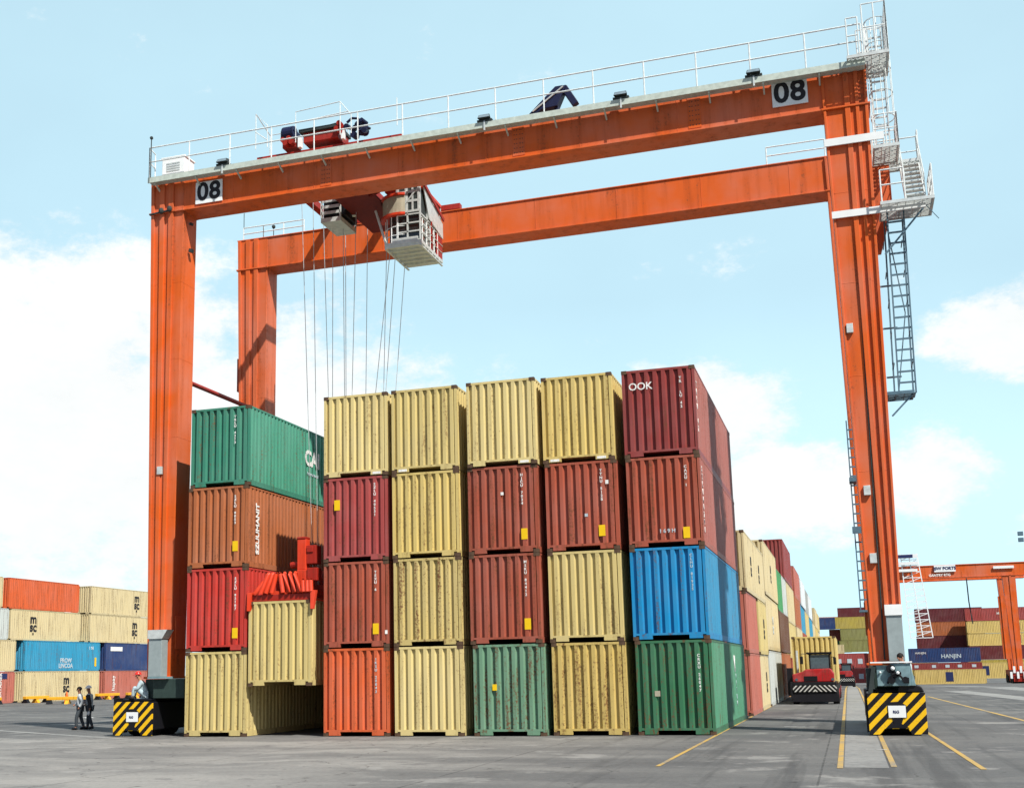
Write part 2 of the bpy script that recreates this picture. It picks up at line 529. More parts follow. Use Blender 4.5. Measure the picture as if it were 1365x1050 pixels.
# ---------------------------------------------------------------- mesh helpers
class MB:
    def __init__(self, org=(0, 0, 0)):
        self.v, self.f, self.o = [], [], Vector(org)

    def add(self, vs, fs):
        n = len(self.v)
        self.v += [tuple(Vector(p) - self.o) for p in vs]
        self.f += [tuple(i + n for i in f) for f in fs]
        return self

    def hexa(self, b, t):
        """b, t: four bottom and four top corners, counter-clockwise seen from above"""
        return self.add(list(b) + list(t), [(3, 2, 1, 0), (4, 5, 6, 7), (0, 1, 5, 4), (1, 2, 6, 5), (2, 3, 7, 6), (3, 0, 4, 7)])

    def box(self, x0, y0, z0, x1, y1, z1):
        x0, x1 = sorted((x0, x1)); y0, y1 = sorted((y0, y1)); z0, z1 = sorted((z0, z1))
        return self.hexa([(x0, y0, z0), (x1, y0, z0), (x1, y1, z0), (x0, y1, z0)], [(x0, y0, z1), (x1, y0, z1), (x1, y1, z1), (x0, y1, z1)])

    def bar(self, p, q, w, h=None, upv=(0, 0, 1)):
        p, q = Vector(p), Vector(q)
        h = h or w
        d = (q - p).normalized()
        u = Vector(upv)
        if abs(d.dot(u)) > 0.98:
            u = Vector((0, 1, 0))
        s = d.cross(u).normalized()
        u = s.cross(d).normalized()
        a, b = s * w / 2, u * h / 2
        return self.hexa([p - a - b, p + a - b, p + a + b, p - a + b], [q - a - b, q + a - b, q + a + b, q - a + b])

    def tube(self, pts, r, n=8, closed=False):
        pts = [Vector(p) for p in pts]
        rings = []
        k = len(pts)
        for i, p in enumerate(pts):
            if closed:
                d = pts[(i + 1) % k] - pts[i - 1]
            else:
                d = pts[min(i + 1, k - 1)] - pts[max(i - 1, 0)]
            d.normalize()
            u = Vector((0, 0, 1)) if abs(d.z) < 0.95 else Vector((0, 1, 0))
            s = d.cross(u).normalized()
            u = s.cross(d).normalized()
            rad = r[i] if isinstance(r, (list, tuple)) else r
            rings.append([p + (s * math.cos(2 * math.pi * j / n) + u * math.sin(2 * math.pi * j / n)) * rad for j in range(n)])
        vs = [v for ring in rings for v in ring]
        fs = []
        m = k if closed else k - 1
        for i in range(m):
            a, b = i * n, ((i + 1) % k) * n
            for j in range(n):
                fs.append((a + j, a + (j + 1) % n, b + (j + 1) % n, b + j))
        if not closed:
            fs.append(tuple(reversed(range(n))))
            fs.append(tuple(range((k - 1) * n, k * n)))
        return self.add(vs, fs)

    def cyl(self, c, axis, r, h, n=20, r2=None):
        c, axis = Vector(c), Vector(axis).normalized()
        return self.tube([c - axis * h / 2, c + axis * h / 2], [r, r if r2 is None else r2], n)

    def ball(self, c, rx, ry=None, rz=None, n=12, m=8):
        ry, rz = ry or rx, rz or rx
        c = Vector(c)
        vs = [c + Vector((0, 0, -rz))]
        for i in range(1, m):
            t = -math.pi / 2 + math.pi * i / m
            for j in range(n):
                a = 2 * math.pi * j / n
                vs.append(c + Vector((rx * math.cos(t) * math.cos(a), ry * math.cos(t) * math.sin(a), rz * math.sin(t))))
        vs.append(c + Vector((0, 0, rz)))
        fs = [(0, 1 + (j + 1) % n, 1 + j) for j in range(n)]
        for i in range(m - 2):
            a, b = 1 + i * n, 1 + (i + 1) * n
            for j in range(n):
                fs.append((a + j, a + (j + 1) % n, b + (j + 1) % n, b + j))
        a, t = 1 + (m - 2) * n, len(vs) - 1
        fs += [(a + j, a + (j + 1) % n, t) for j in range(n)]
        return self.add(vs, fs)

    def prism(self, poly, axis, a, b):
        """poly: 2-D outline; axis x: (y,z), y: (x,z), z: (x,y); extruded from a to b"""
        def P(p, t):
            return (t, p[0], p[1]) if axis == 'x' else (p[0], t, p[1]) if axis == 'y' else (p[0], p[1], t)
        n = len(poly)
        vs = [P(p, a) for p in poly] + [P(p, b) for p in poly]
        fs = [tuple(range(n)), tuple(reversed(range(n, 2 * n)))] + [(i, i + n, (i + 1) % n + n, (i + 1) % n) for i in range(n)]
        return self.add(vs, fs)

    def mesh(self, name, smooth=False):
        me = bpy.data.meshes.new(name)
        me.from_pydata(self.v, [], self.f)
        bm = bmesh.new()
        bm.from_mesh(me)
        bmesh.ops.recalc_face_normals(bm, faces=bm.faces)
        bm.to_mesh(me)
        bm.free()
        if smooth:
            me.shade_smooth()
            try:
                me.set_sharp_from_angle(angle=R(40))
            except Exception:
                pass
        return me

    def build(self, name, mat, parent=None, bevel=0, smooth=False):
        o = link(name, self.mesh(name, smooth), mat, parent)
        if bevel:
            b = o.modifiers.new("bevel", 'BEVEL')
            b.width = bevel
            b.segments = 2
            b.limit_method = 'ANGLE'
            b.angle_limit = R(35)
        return o


def link(name, me, mat=None, parent=None, loc=None, rot=None):
    o = bpy.data.objects.new(name, me)
    col.objects.link(o)
    if mat is not None:
        if len(me.materials) == 0:
            me.materials.append(mat)
        if me.materials[0] is not mat:
            o.material_slots[0].link = 'OBJECT'
            o.material_slots[0].material = mat
    if parent is not None:
        o.parent = parent
    if loc is not None:
        o.location = loc
    if rot is not None:
        o.rotation_euler = rot
    return o


def tag(o, label=None, cat=None, group=None, kind=None):
    for k, v in (('label', label), ('category', cat), ('group', group), ('kind', kind)):
        if v:
            o[k] = v
    return o


def thing(name, loc, label, cat, group=None, rotz=0):
    o = bpy.data.objects.new(name, None)
    o.empty_display_size = 0.3
    col.objects.link(o)
    o.location = loc
    o.rotation_euler = (0, 0, rotz)
    return tag(o, label, cat, group)


def copy_tree(o, parent=None):
    c = o.copy()
    col.objects.link(c)
    if parent is not None:
        c.parent = parent
    for ch in list(o.children):
        copy_tree(ch, c)
    return c


TXT = {}


def text_mesh(s, size, bold=0.0, extr=0.004, spacing=1.0, line=1.0):
    """flat lettering lying in x-z, reading along +x, facing -y; origin at its centre"""
    key = (s, size, bold, spacing, line, extr)
    if key in TXT:
        return TXT[key]
    cu = bpy.data.curves.new("lettering", 'FONT')
    cu.body = s
    cu.size = size
    cu.extrude = extr
    cu.offset = bold
    cu.space_character = spacing
    cu.space_line = line
    cu.align_x = 'CENTER'
    cu.align_y = 'CENTER'
    cu.resolution_u = 4
    t = bpy.data.objects.new("lettering_tmp", cu)
    col.objects.link(t)
    dg = bpy.context.evaluated_depsgraph_get()
    me = bpy.data.meshes.new_from_object(t.evaluated_get(dg))
    bpy.data.objects.remove(t)
    me.transform(Matrix.Rotation(R(90), 4, 'X'))
    me.name = "lettering"
    TXT[key] = me
    return me


# ---------------------------------------------------------------- ground
def gz(x, y):
    s = min(1, max(0, (x + 40) / 45))
    s = s * s * (3 - 2 * s)
    return -0.0135 * min(max(0, y - 75), 325) * s


def ground():
    xs = [-3000, -900, -300, -120, -60, -40, -30, -20, -10, 0, 5, 20, 40, 80, 200, 800, 3000]
    ys = [-300, -120, -60, -45, -30, -20, -10, 0, 10, 20, 30, 40, 60, 70, 75, 80, 90, 110, 140, 180, 240, 320, 400, 600, 1500, 5000]
    vs = [(x, y, gz(x, y)) for y in ys for x in xs]
    n = len(xs)
    fs = [(j * n + i, j * n + i + 1, (j + 1) * n + i + 1, (j + 1) * n + i) for j in range(len(ys) - 1) for i in range(n - 1)]
    b = MB().add(vs, fs)
    tag(b.build("ground", asphalt()), kind='structure')


def strip(name, mat, x0, y0, x1, y1, w, lift):
    """a painted line or slab strip from (x0,y0) to (x1,y1)"""
    d = Vector((x1 - x0, y1 - y0, 0))
    n = max(1, int(d.length / 6))
    s = Vector((-d.y, d.x, 0)).normalized() * w / 2
    b = MB()
    vs = []
    for i in range(n + 1):
        p = Vector((x0, y0, 0)) + d * i / n
        for q in (p - s, p + s):
            vs.append((q.x, q.y, gz(q.x, q.y) + lift))
    fs = [(2 * i, 2 * i + 1, 2 * i + 3, 2 * i + 2) for i in range(n)]
    b.add(vs, fs)
    o = b.build(name, mat)
    tag(o, kind='structure')
    return o


ground()
yl = worn_line("worn_yellow_line_paint", (0.42, 0.27, 0.06))
conc = worn_line("concrete_strip", (0.22, 0.22, 0.21), (0.14, 0.14, 0.137), 0.8)
conc2 = worn_line("dusty_lane", (0.24, 0.237, 0.225), (0.14, 0.14, 0.137), 0.85)
wl = worn_line("worn_white_line_paint", (0.55, 0.55, 0.53), (0.17, 0.17, 0.165), 0.8)
strip("road_marking", yl, 11.24, -11.6, 11.24, 70, 0.10, 0.008)
strip("concrete_path", conc, 15.46, -11.6, 15.3, 150, 0.86, 0.004)
strip("road_marking", yl, 14.95, -11.8, 14.7, 150, 0.115, 0.008)
strip("road_marking", yl, 15.99, -11.4, 15.85, 150, 0.115, 0.008)
strip("road_marking", yl, 17.62, -11.9, 17.2, 10, 0.11, 0.008)
strip("road_marking", yl, 19.83, 44.2, 21.0, 9.4, 0.16, 0.008)
strip("road_marking", yl, 21.0, 9.4, 22.4, -30, 0.16, 0.008)
strip("dusty_path", conc2, 22.6, 60, 25.8, 24, 1.6, 0.004)
strip("dusty_path", conc2, 24.5, 105, 29.5, 40, 2.4, 0.004)
strip("dusty_path", conc2, -9.06, -7.26, -6.5, -0.3, 0.22, 0.004)
strip("dusty_path", conc2, -60, 30, -7.5, -2.0, 0.35, 0.004)
for (x_, y_, l_) in ((12.3, 4.2, 1.1), (13.0, 5.5, .7), (15.5, -6.1, .5)):
    strip("road_marking", wl, x_, y_, x_ + l_, y_ - 0.1, 0.12, 0.012)


# ---------------------------------------------------------------- containers
CW = 2.395
PROTO = {}


def corr(b, p0, p1, z0, z1, outn, pitch, depth, inset):
    """trapezoidal corrugated sheet from p0 to p1 (2-D), outward normal outn"""
    p0, p1, on = Vector(p0), Vector(p1), Vector(outn)
    d = p1 - p0
    Lg = d.length
    d.normalize()
    n = max(1, round(Lg / pitch))
    pt = Lg / n
    prof = []
    for i in range(n):
        s = i * pt
        prof += [(s, 0), (s + pt * .26, 0), (s + pt * .42, 1), (s + pt * .84, 1)]
    prof += [(Lg, 0)]
    vs = []
    for (s, k) in prof:
        q = p0 + d * s - on * (inset + depth * (1 - k))
        vs += [(q.x, q.y, z0), (q.x, q.y, z1)]
    fs = [(2 * i, 2 * i + 2, 2 * i + 3, 2 * i + 1) for i in range(len(prof) - 1)]
    b.add(vs, fs)


def proto(L, H):
    if (L, H) in PROTO:
        return PROTO[(L, H)]
    hw, hl = CW / 2, L / 2
    f = MB()
    for sx in (-1, 1):
        for s_ in (-1, 1):
            x1, y1 = sx * (hw - .008), s_ * (hl - .008)
            f.box(x1, y1, .118, x1 - sx * .085, y1 - s_ * .11, H - .118)
        f.box(sx * (hw - .006), -hl + .18, .012, sx * (hw - .055), hl - .18, .20)     # bottom side rail
        f.box(sx * (hw - .006), -hl + .12, H - .075, sx * (hw - .07), hl - .12, H - .012)
    for s_ in (-1, 1):
        y1 = s_ * (hl - .006)
        f.box(-hw + .095, y1, .150, hw - .095, y1 - s_ * .06, .22)
        for q in (-1, 1):      # the pads beside the fork slots
            f.box(q * (hw - .20), y1 + s_ * .002, .03, q * (hw - .62), y1 - s_ * .058, .149)
        f.box(-hw + .095, y1, H - .09, hw - .095, y1 - s_ * .07, H - .012)
    f.box(-hw + .06, -hl + .07, .155, hw - .06, hl - .07, .20)
    e = MB()
    corr(e, (-hw + .093, -hl), (hw - .093, -hl),   .218, H - .088, (0, -1), .262, .085, .010)
    e2 = MB()
    corr(e2, (hw - .093, hl), (-hw + .093, hl),   .218, H - .088, (0, 1), .262, .085, .010)
    s = []
    for sx in (-1, 1):
        b = MB()
        corr(b, (sx * hw, -hl + .118), (sx * hw, hl - .118), .198, H - .073, (sx, 0), .28, .036, .010)
        s.append(b.mesh("side_panel"))
    r = MB()
    r.box(-hw + .068, -hl + .074, H - .05, hw - .068, hl - .074, H - .02)
    cst = MB().box(-.089, -.081, 0, .089, .081, .118)
    cst.box(-.045, -.083, .03, .045, -.0805, .09)
    PROTO[(L, H)] = dict(frame=f.mesh("frame"), front=e.mesh("end_panel"), back=e2.mesh("end_panel"), sides=s, roof=r.mesh("roof_panel"), cst=cst.mesh("corner_casting"))
    for m_ in [PROTO[(L, H)]['frame'], PROTO[(L, H)]['front'], PROTO[(L, H)]['back'], PROTO[(L, H)]['roof'], *s]:
        m_.materials.append(cpaint('yellow'))
    PROTO[(L, H)]['cst'].materials.append(M['casting'])
    return PROTO[(L, H)]


def container(c, x0, y0, z0, L, H, label, group, detail=2, rotz=0.0):
    """x0: left side, y0: near end"""
    t = thing("shipping_container", (x0 + CW / 2, y0 + L / 2, z0), label, "container", group, rotz)
    p = proto(L, H)
    m = cpaint(c)
    link("frame", p['frame'], m, t)
    link("end_panel", p['front'], m, t)
    if detail > 1:
        link("end_panel", p['back'], m, t)
    for s in p['sides'] if detail > 0 else p['sides'][1:]:
        link("side_panel", s, m, t)
    link("roof_panel", p['roof'], m, t)
    if detail > 1:
        for sx in (-1, 1):
            for s_ in (-1, 1):
                for z in (0, H - .118):
                    link("corner_casting", p['cst'], M['casting'], t, (sx * (CW / 2 - .089), s_ * (L / 2 - .081), z))
    return t


def mark(t, L, H, s, size, u, z, side='front', mat='mark', bold=0.0, vertical=False, spacing=1.0, name="lettering", rot90=False, line=1.0):
    """lettering on the front end (u from its left edge) or on the right-hand side (u from the near end), z above the base"""
    if vertical:
        s, line = "\n".join(s), 0.95
    me = text_mesh(s, size, bold, 0.006, spacing, line)
    ry = R(90) if rot90 else 0
    if side == 'front':
        return link(name, me, M[mat], t, (-CW / 2 + u, -L / 2 + .004, z), (0, ry, 0))
    if rot90:
        o = link(name, me, M[mat], t, (CW / 2 - .002, -L / 2 + u, z))
        o.rotation_euler = (Matrix.Rotation(R(90), 3, 'Z') @ Matrix.Rotation(R(rot90), 3, 'Y')).to_euler()
        return o
    return link(name, me, M[mat], t, (CW / 2 - .002, -L / 2 + u, z), (0, 0, R(90)))


def patch(t, L, u, z, w, h, side='front', mat='sticker', name="sticker"):
    b = MB()
    if side == 'front':
        b.box(-CW / 2 + u - w / 2, -L / 2 - .002, z - h / 2, -CW / 2 + u + w / 2, -L / 2 + .010, z + h / 2)
    else:
        b.box(CW / 2 - .009, -L / 2 + u - w / 2, z - h / 2, CW / 2 + .002, -L / 2 + u + w / 2, z + h / 2)
    return b.build(name, M[mat], t)


XS = [-7.140, -1.820, .796, 3.492, 6.110, 8.800]
YS = [0, .08, .02, .026, .30, .40]
PIT, HC, L40 = 2.942, 2.934, 12.192
G1 = "containers in the big front stack"
FRONT = [
    # column, level, colour, label, x shift, y shift
    (0, 0, 'pale_yellow', "yellow container standing on the ground under a bright red one, beside the left crane leg", 0, 0),
    (0, 1, 'bright_red', "bright red container between a yellow one and an orange brown one, beside left crane leg", 0, 0),
    (0, 2, 'orange_brown', "orange brown container with white lettering running down its long side", 0, 0),
    (0, 3, 'sea_green', "sea green container with big white letters, on top of the orange brown one", .03, .05),
    (1, 0, 'orange_red', "faded orange red container on the ground right of the dark gap", 0, 0),
    (1, 1, 'brick_red', "brick red container directly above the faded orange red one", 0, .02),
    (1, 2, 'crimson', "crimson container with a yellow sticker near its upper left corner", 0, 0),
    (1, 3, 'light_yellow', "yellow container on top of the crimson one", .02, -.02),
    (2, 0, 'light_yellow', "lowest of four yellow containers stacked in one column", 0, 0),
    (2, 1, 'stained_yellow', "yellow container with brown rust stains, second from ground in the all yellow column", 0, 0),
    (2, 2, 'yellow', "third from the ground in the column of four yellow containers", -.02, 0),
    (2, 3, 'pale_yellow', "topmost in the column of four yellow containers", -.03, .03),
    (3, 0, 'teal_green', "pale teal green container on the ground under two red brown ones", .06, .02),
    (3, 1, 'red_brown', "red brown container directly above the pale teal green one", 0, 0),
    (3, 2, 'red_brown', "red brown container second in the middle column, directly under its yellow top one", 0, .02),
    (3, 3, 'light_yellow', "yellow container topping the column that stands on pale teal green", .03, -.03),
    (4, 0, 'ochre', "dull ochre yellow container on the ground left of the dark green one", .03, 0),
    (4, 1, 'pale_yellow', "yellow container under a red brown one, left of the blue container", 0, 0),
    (4, 2, 'brick_red', "red brown container with a lone yellow one above and two yellow ones below", 0, 0),
    (4, 3, 'yellow', "yellow container on top, directly left of the maroon one with white letters", -.04, 0),
    (5, 0, 'dark_green', "dark green container on the ground under the bright blue one", .04, 0),
    (5, 1, 'blue', "bright blue container above the dark green one", 0, 0),
    (5, 2, 'brick_red', "red brown container between the blue one and the maroon top one", 0, .0),
    (5, 3, 'maroon', "maroon container with hand painted white letters topping the right hand corner column", -.02, .02),
]
FC = {}
for (c, l, k, lab, dx, dy) in FRONT:
    FC[(c, l)] = container(k, XS[c] + dx, YS[c] + dy, l * PIT, L40, HC, lab, G1)


# sunlit long sides: stronger light painted in as paler copies of the paint
SUNLIT_SIDES = {(5, 3): 'sunlit_red', (5, 2): 'sunlit_red', (5, 1): 'sunlit_blue', (5, 0): 'sunlit_green', (0, 3): 'sunlit_teal'}
for cl, k in SUNLIT_SIDES.items():
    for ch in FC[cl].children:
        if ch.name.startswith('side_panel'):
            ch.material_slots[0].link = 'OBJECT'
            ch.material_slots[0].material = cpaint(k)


def number(cl, s, u=1.72, top=2.55, size=.125, mat='mark'):
    n = len(s)
    return mark(FC[cl], L40, HC, s, size, u, top - n * size * .48, mat=mat, vertical=True, bold=.003)


number((0, 3), "TRLU 4213", 1.8, 2.6)
number((0, 2), "SZLU 8053", 1.9, 2.6)
number((0, 1), "SZLU 92107", 1.95, 2.6)
number((1, 2), "SZLU 40531", 1.93, 2.7)
number((1, 1), "TEXU 6", 1.93, 2.6)
number((1, 0), "IKSU 20843", 1.93, 2.6, mat='mark_grey')
number((3, 2), "HJCU 7034", 1.88, 2.65)
number((3, 1), "MSKU 84412", 1.93, 2.7)
number((4, 2), "TTNU 5128", 1.88, 2.65)
number((5, 3), "TR  LU 42", 1.92, 2.6)
number((5, 2), "CAXU 1", 1.92, 2.6)
number((5, 1), "CLHU 81935", 1.95, 2.7, mat='mark_grey')
number((5, 0), "CRXU 26047", 1.98, 2.5)
for cl, u, z in (((0, 2), 1.92, .75), ((0, 1), 1.95, .62), ((1, 2), .52, 1.98), ((1, 1), 1.93, .62), ((3, 2), 1.93, .62), ((3, 1), 1.96, .62), ((4, 2), 1.85, .62), ((5, 2), 1.86, .42)):
    patch(FC[cl], L40, u, z, .21, .36)
patch(FC[(3, 0)], L40, .72, 1.55, .15, .2)
patch(FC[(5, 0)], L40, .65, 1.28, .17, .17, mat='tan')
patch(FC[(1, 1)], L40, 2.31, .5, .09, .13, mat='mark')
patch(FC[(3, 2)], L40, 1.2, 2.0, .10, .10, mat='mark')
patch(FC[(4, 2)], L40, 2.07, 2.2, .10, .13, mat='mark')
patch(FC[(4, 2)], L40, 1.35, 1.15, .10, .10, mat='mark_grey')
mark(FC[(5, 3)], L40, HC, "OOK", .34, .62, 2.36, bold=.004, name="lettering")
mark(FC[(5, 2)], L40, HC, "1 6 9 H", .17, 1.25, .50, bold=.004, mat='mark_grey')
mark(FC[(0, 3)], L40, HC, "CAI", .85, 5.35, 1.75, 'right', bold=.03)
mark(FC[(0, 3)], L40, HC, "International", .2, 5.4, 1.15, 'right', mat='mark_grey')
mark(FC[(0, 2)], L40, HC, "SZUUMANIT", .33, .80, 1.42, 'right', bold=.012, rot90=-90)
mark(FC[(5, 0)], L40, HC, "V", .8, 7.6, 2.15, 'right', bold=.03)
mark(FC[(5, 0)], L40, HC, "TRITON", .26, 7.9, 1.35, 'right', vertical=True, mat='mark_grey')
mark(FC[(5, 2)], L40, HC, "SZLU40276", .26, .45, 1.5, 'right', vertical=True, bold=.004)
mark(FC[(5, 3)], L40, HC, "TRLU 42", .26, .35, 1.6, 'right', vertical=True, bold=.004)

# the container hanging in the gap from the spreader
HANG = container('pale_yellow', -4.66, 0.0, 1.70, L40, HC, "yellow container hanging from the red spreader in the gap", None)
for cl, u in (((1, 3), 2.0), ((3, 3), 1.98), ((4, 3), 1.97), ((4, 3), .40), ((2, 3), .4)):
    patch(FC[cl], L40, u, .09, .30, .08, mat='mark', name="fork_plate")

# containers behind the gap
G2 = "containers behind the gap of the front stack"
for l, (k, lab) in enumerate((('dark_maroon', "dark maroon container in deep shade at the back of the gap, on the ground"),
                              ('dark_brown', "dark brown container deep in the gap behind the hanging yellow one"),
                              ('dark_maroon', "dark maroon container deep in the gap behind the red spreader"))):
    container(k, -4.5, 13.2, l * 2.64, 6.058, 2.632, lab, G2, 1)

# the long row that runs away behind the right-hand corner column
G3 = "containers in the long row running into the distance"
XR = 11.30 - CW
ROW = [
    # y0, z, L, H, colour, label
    (14.9, 0, 6.058, 2.632, 'salmon', "faded pinkish red container on the ground, first behind the dark green one"),
    (14.9, 2.64, 6.058, 2.632, 'salmon', "faded pinkish red container one up, first behind the bright blue one"),
    (14.9, 5.28, 12.192, 2.632, 'cream', "cream container with two dark logos on top, first behind the corner column"),
    (21.3, 0, 6.058, 2.632, 'cream', "narrow looking cream container on the ground between faded red and pale grey ones"),
    (21.3, 2.64, 6.058, 2.632, 'pale_yellow', "yellowish container one up between faded red and cream ones"),
    (27.8, 0, 12.192, 2.896, 'pale_grey', "pale grey white container on the ground beside the yellow line"),
    (27.8, 2.94, 12.192, 2.896, 'cream', "cream container with grey mark directly above the pale grey one"),
    (27.8, 5.88, 12.192, 2.896, 'cream', "topmost cream container over the pale grey white one"),
    (40.6, 0, 12.192, 2.896, 'orange_brown', "orange brown container on the ground next to the red truck"),
    (40.6, 2.94, 12.192, 2.632, 'dark_brown', "dark brown container under the green one, one up from the ground"),
    (40.6, 5.58, 6.058, 2.632, 'green', "bright green short container high in the long row"),
    (46.8, 5.58, 6.058, 2.632, 'pale_grey', "pale grey short container right after the bright green one"),
    (50.9, 8.22, 12.192, 2.896, 'maroon', "maroon container rising above the long row, front end visible"),
    (53.2, 0, 12.192, 2.632, 'brick_red', "brick red container on the ground hidden behind the truck's load"),
    (53.2, 2.64, 12.192, 2.632, 'pale_yellow', "yellow container one up, behind the truck's load"),
    (53.2, 5.28, 12.192, 2.896, 'cream', "cream container directly under the maroon one that tops the row"),
    (65.8, 0, 12.192, 2.632, 'orange_brown', "rust coloured container at ground level far along the row"),
    (65.8, 2.64, 12.192, 2.632, 'cream', "cream container one up, far along the row beyond the truck"),
    (65.8, 5.28, 12.192, 2.632, 'orange_brown', "orange brown container under the salmon top one, far along the row"),
    (68.4, 7.92, 12.192, 2.632, 'salmon', "salmon pink container on top, just behind the maroon one"),
    (78.6, 2.64, 12.192, 2.632, 'brick_red', "brick red container far along the row under the pale blue one"),
    (78.6, 5.28, 12.192, 2.632, 'light_blue', "light blue container high up far along the row"),
    (81.2, 7.92, 12.192, 2.632, 'white', "whitish container on top far along the row"),
    (91.4, 2.64, 12.192, 2.632, 'cream', "cream container second from ground, far along the row"),
    (91.4, 5.28, 12.192, 2.632, 'pale_yellow', "yellow container third from ground, far along the row"),
    (94.0, 7.92, 12.192, 2.632, 'grey', "grey container on top, far along the row"),
    (104.2, 5.28, 12.192, 2.632, 'light_blue', "teal blue container far along the row under a white one"),
    (104.2, 7.92, 12.192, 2.632, 'white', "white container on top just before the row steps down"),
    (117.0, 5.28, 12.192, 2.632, 'cream', "third from the ground cream container where the row steps down"),
    (117.0, 2.64, 12.192, 2.632, 'cream', "second from the ground cream container where the row steps down"),
    (129.8, 7.92, 12.192, 2.632, 'cream', "cream container standing higher in the last part of the row"),
    (129.8, 5.28, 12.192, 2.632, 'yellow', "yellow container in the last part of the row"),
    (142.6, 7.92, 12.192, 2.632, 'pale_yellow', "last high cream yellow container at the row's far end"),
    (142.6, 5.28, 12.192, 2.632, 'cream', "last cream container at the row's far end, below the top"),
]
RC = []
for i, (y0, z, L_, H_, k, lab) in enumerate(ROW):
    RC.append(container(k, XR + random.uniform(-.05, .05), y0, z + gz(11, y0 + L_ / 2), L_, H_, lab, G3, 2 if y0 < 45 else 1))
mark(RC[2], 12.192, 2.632, "m\nsc", .8, 3.4, 1.35, 'right', 'mark_black', .02, line=.6)
mark(RC[2], 12.192, 2.632, "m\nsc", .8, 8.4, 1.35, 'right', 'mark_black', .02, line=.6)
mark(RC[3], 6.058, 2.632, "m\nsc", .9, 4.0, 1.35, 'right', 'mark_black', .02, line=.6)
mark(RC[4], 6.058, 2.632, "m\nsc", .9, 3.6, 1.35, 'right', 'mark_black', .02, line=.6)
mark(RC[6], 12.192, 2.896, "m\nsc", .9, 6, 1.5, 'right', 'mark_grey', .02, line=.6)
mark(RC[7], 12.192, 2.896, "m\nsc", .9, 6, 1.5, 'right', 'mark_black', .02, line=.6)

# left-hand stacks far across the yard: their long right-hand sides face us
G4 = "containers stacked far across the yard on the left"
XL = -60.0 - CW
LEFT = [
    (45.8, 0, 'salmon', "faded red container on the ground at the picture's left edge", 12.192, 0),
    (45.8, 1, 'cream', "cream container cut by the left edge, one up from the ground", 12.192, 0),
    (44.6, 2, 'pale_grey', "pale grey container at the left edge, left of a cream one with a black logo", 12.192, 0),
    (43.6, 3, 'cream', "cream container at the left edge, topmost, left of the orange red one", 12.192, 0),
    (59.0, 0, 'cream', "cream container with black logo on the ground behind the two walkers", 12.192, .25),
    (59.0, 1, 'light_blue', "light blue container with pale lettering above the cream one by the walkers", 12.192, .25),
    (57.0, 2, 'cream', "cream container with black logo directly under the orange red one", 11.0, 0),
    (56.6, 3, 'orange_red', "orange red container on top of the far left stack", 11.0, 0),
    (72.4, 0, 'salmon', "faded red container on the ground behind the seated man", 12.192, .1),
    (72.4, 1, 'navy', "navy blue container with white label behind the seated man", 12.192, .1),
    (69.6, 2, 'cream', "cream container with black logo directly above the navy blue one", 12.192, 0),
    (69.6, 3, 'cream', "topmost cream container beside the left crane leg, above the navy blue column", 12.192, .0),
]
for (y0, l, k, lab, L_, dx) in LEFT:
    t = container(k, XL + dx, y0, l * PIT, L_, HC, lab, G4, 1)
    if 'black logo' in lab or l == 3 and k == 'cream' and y0 > 60:
        u = {(59.0, 0): 6.6, (57.0, 2): 3.4, (69.6, 2): 8.3, (69.6, 3): 8.6}.get((y0, l), 6)
        mark(t, L_, HC, "m\nsc", 1.25, u, 1.65, 'right', 'mark_black', .04, line=.62, name="logo")
        mark(t, L_, HC, "III", .3, u, .62, 'right', 'mark_black', .01)
    if k == 'light_blue':
        mark(t, L_, HC, "PROW\nLINCOA", .62, 6.4, .75, 'right', 'mark_grey', .02, line=.85)
        mark(t, L_, HC, "1 N", .5, 10.6, 2.3, 'right', 'mark')
        patch(t, L_, 11.4, .9, .3, .9, 'right')
    if k == 'navy':
        patch(t, L_, 2.0, 2.3, 2.2, .45, 'right', 'mark', "label_plate")
        patch(t, L_, 8.6, 1.4, .9, .8, 'right', 'mark', "label_plate")
    if k == 'salmon' and y0 > 60:
        mark(t, L_, HC, "hapag", .7, 1.6, 1.6, 'right', 'mark', .01, rot90=-90)
    if k == 'salmon' and y0 < 60:
        mark(t, L_, HC, "TEXTAINER", .5, 10.2, 1.5, 'right', 'mark', .01, rot90=-90)
        patch(t, L_, 10.0, 2.5, 2.2, .5, 'right', 'mark_navy', "label_plate")


# far stacks on the right, long sides towards us
def bcontainer(c, xc, y, z, L, H, label, group):
    """broadside container: its long side faces -y"""
    t = container(c, xc - CW / 2, y - L / 2 + CW / 2, z, L, H, label, group, 1, R(-90))
    return t


G5 = "containers stacked far off on the right"


def at(px, y):
    """ground x of a far point"""
    d = Vector(r2) * ((px - 602.876) / 1582.654) + fwd - u2 * ((883 - 617.193) / 1582.654)
    return 15.2842 + d.x * (y + 37.6775) / d.y


def zpx(px, py, y):
    d = Vector(r2) * ((px - 602.876) / 1582.654) + fwd - u2 * ((py - 617.193) / 1582.654)
    return 2.0483 + d.z * (y + 37.6775) / d.y


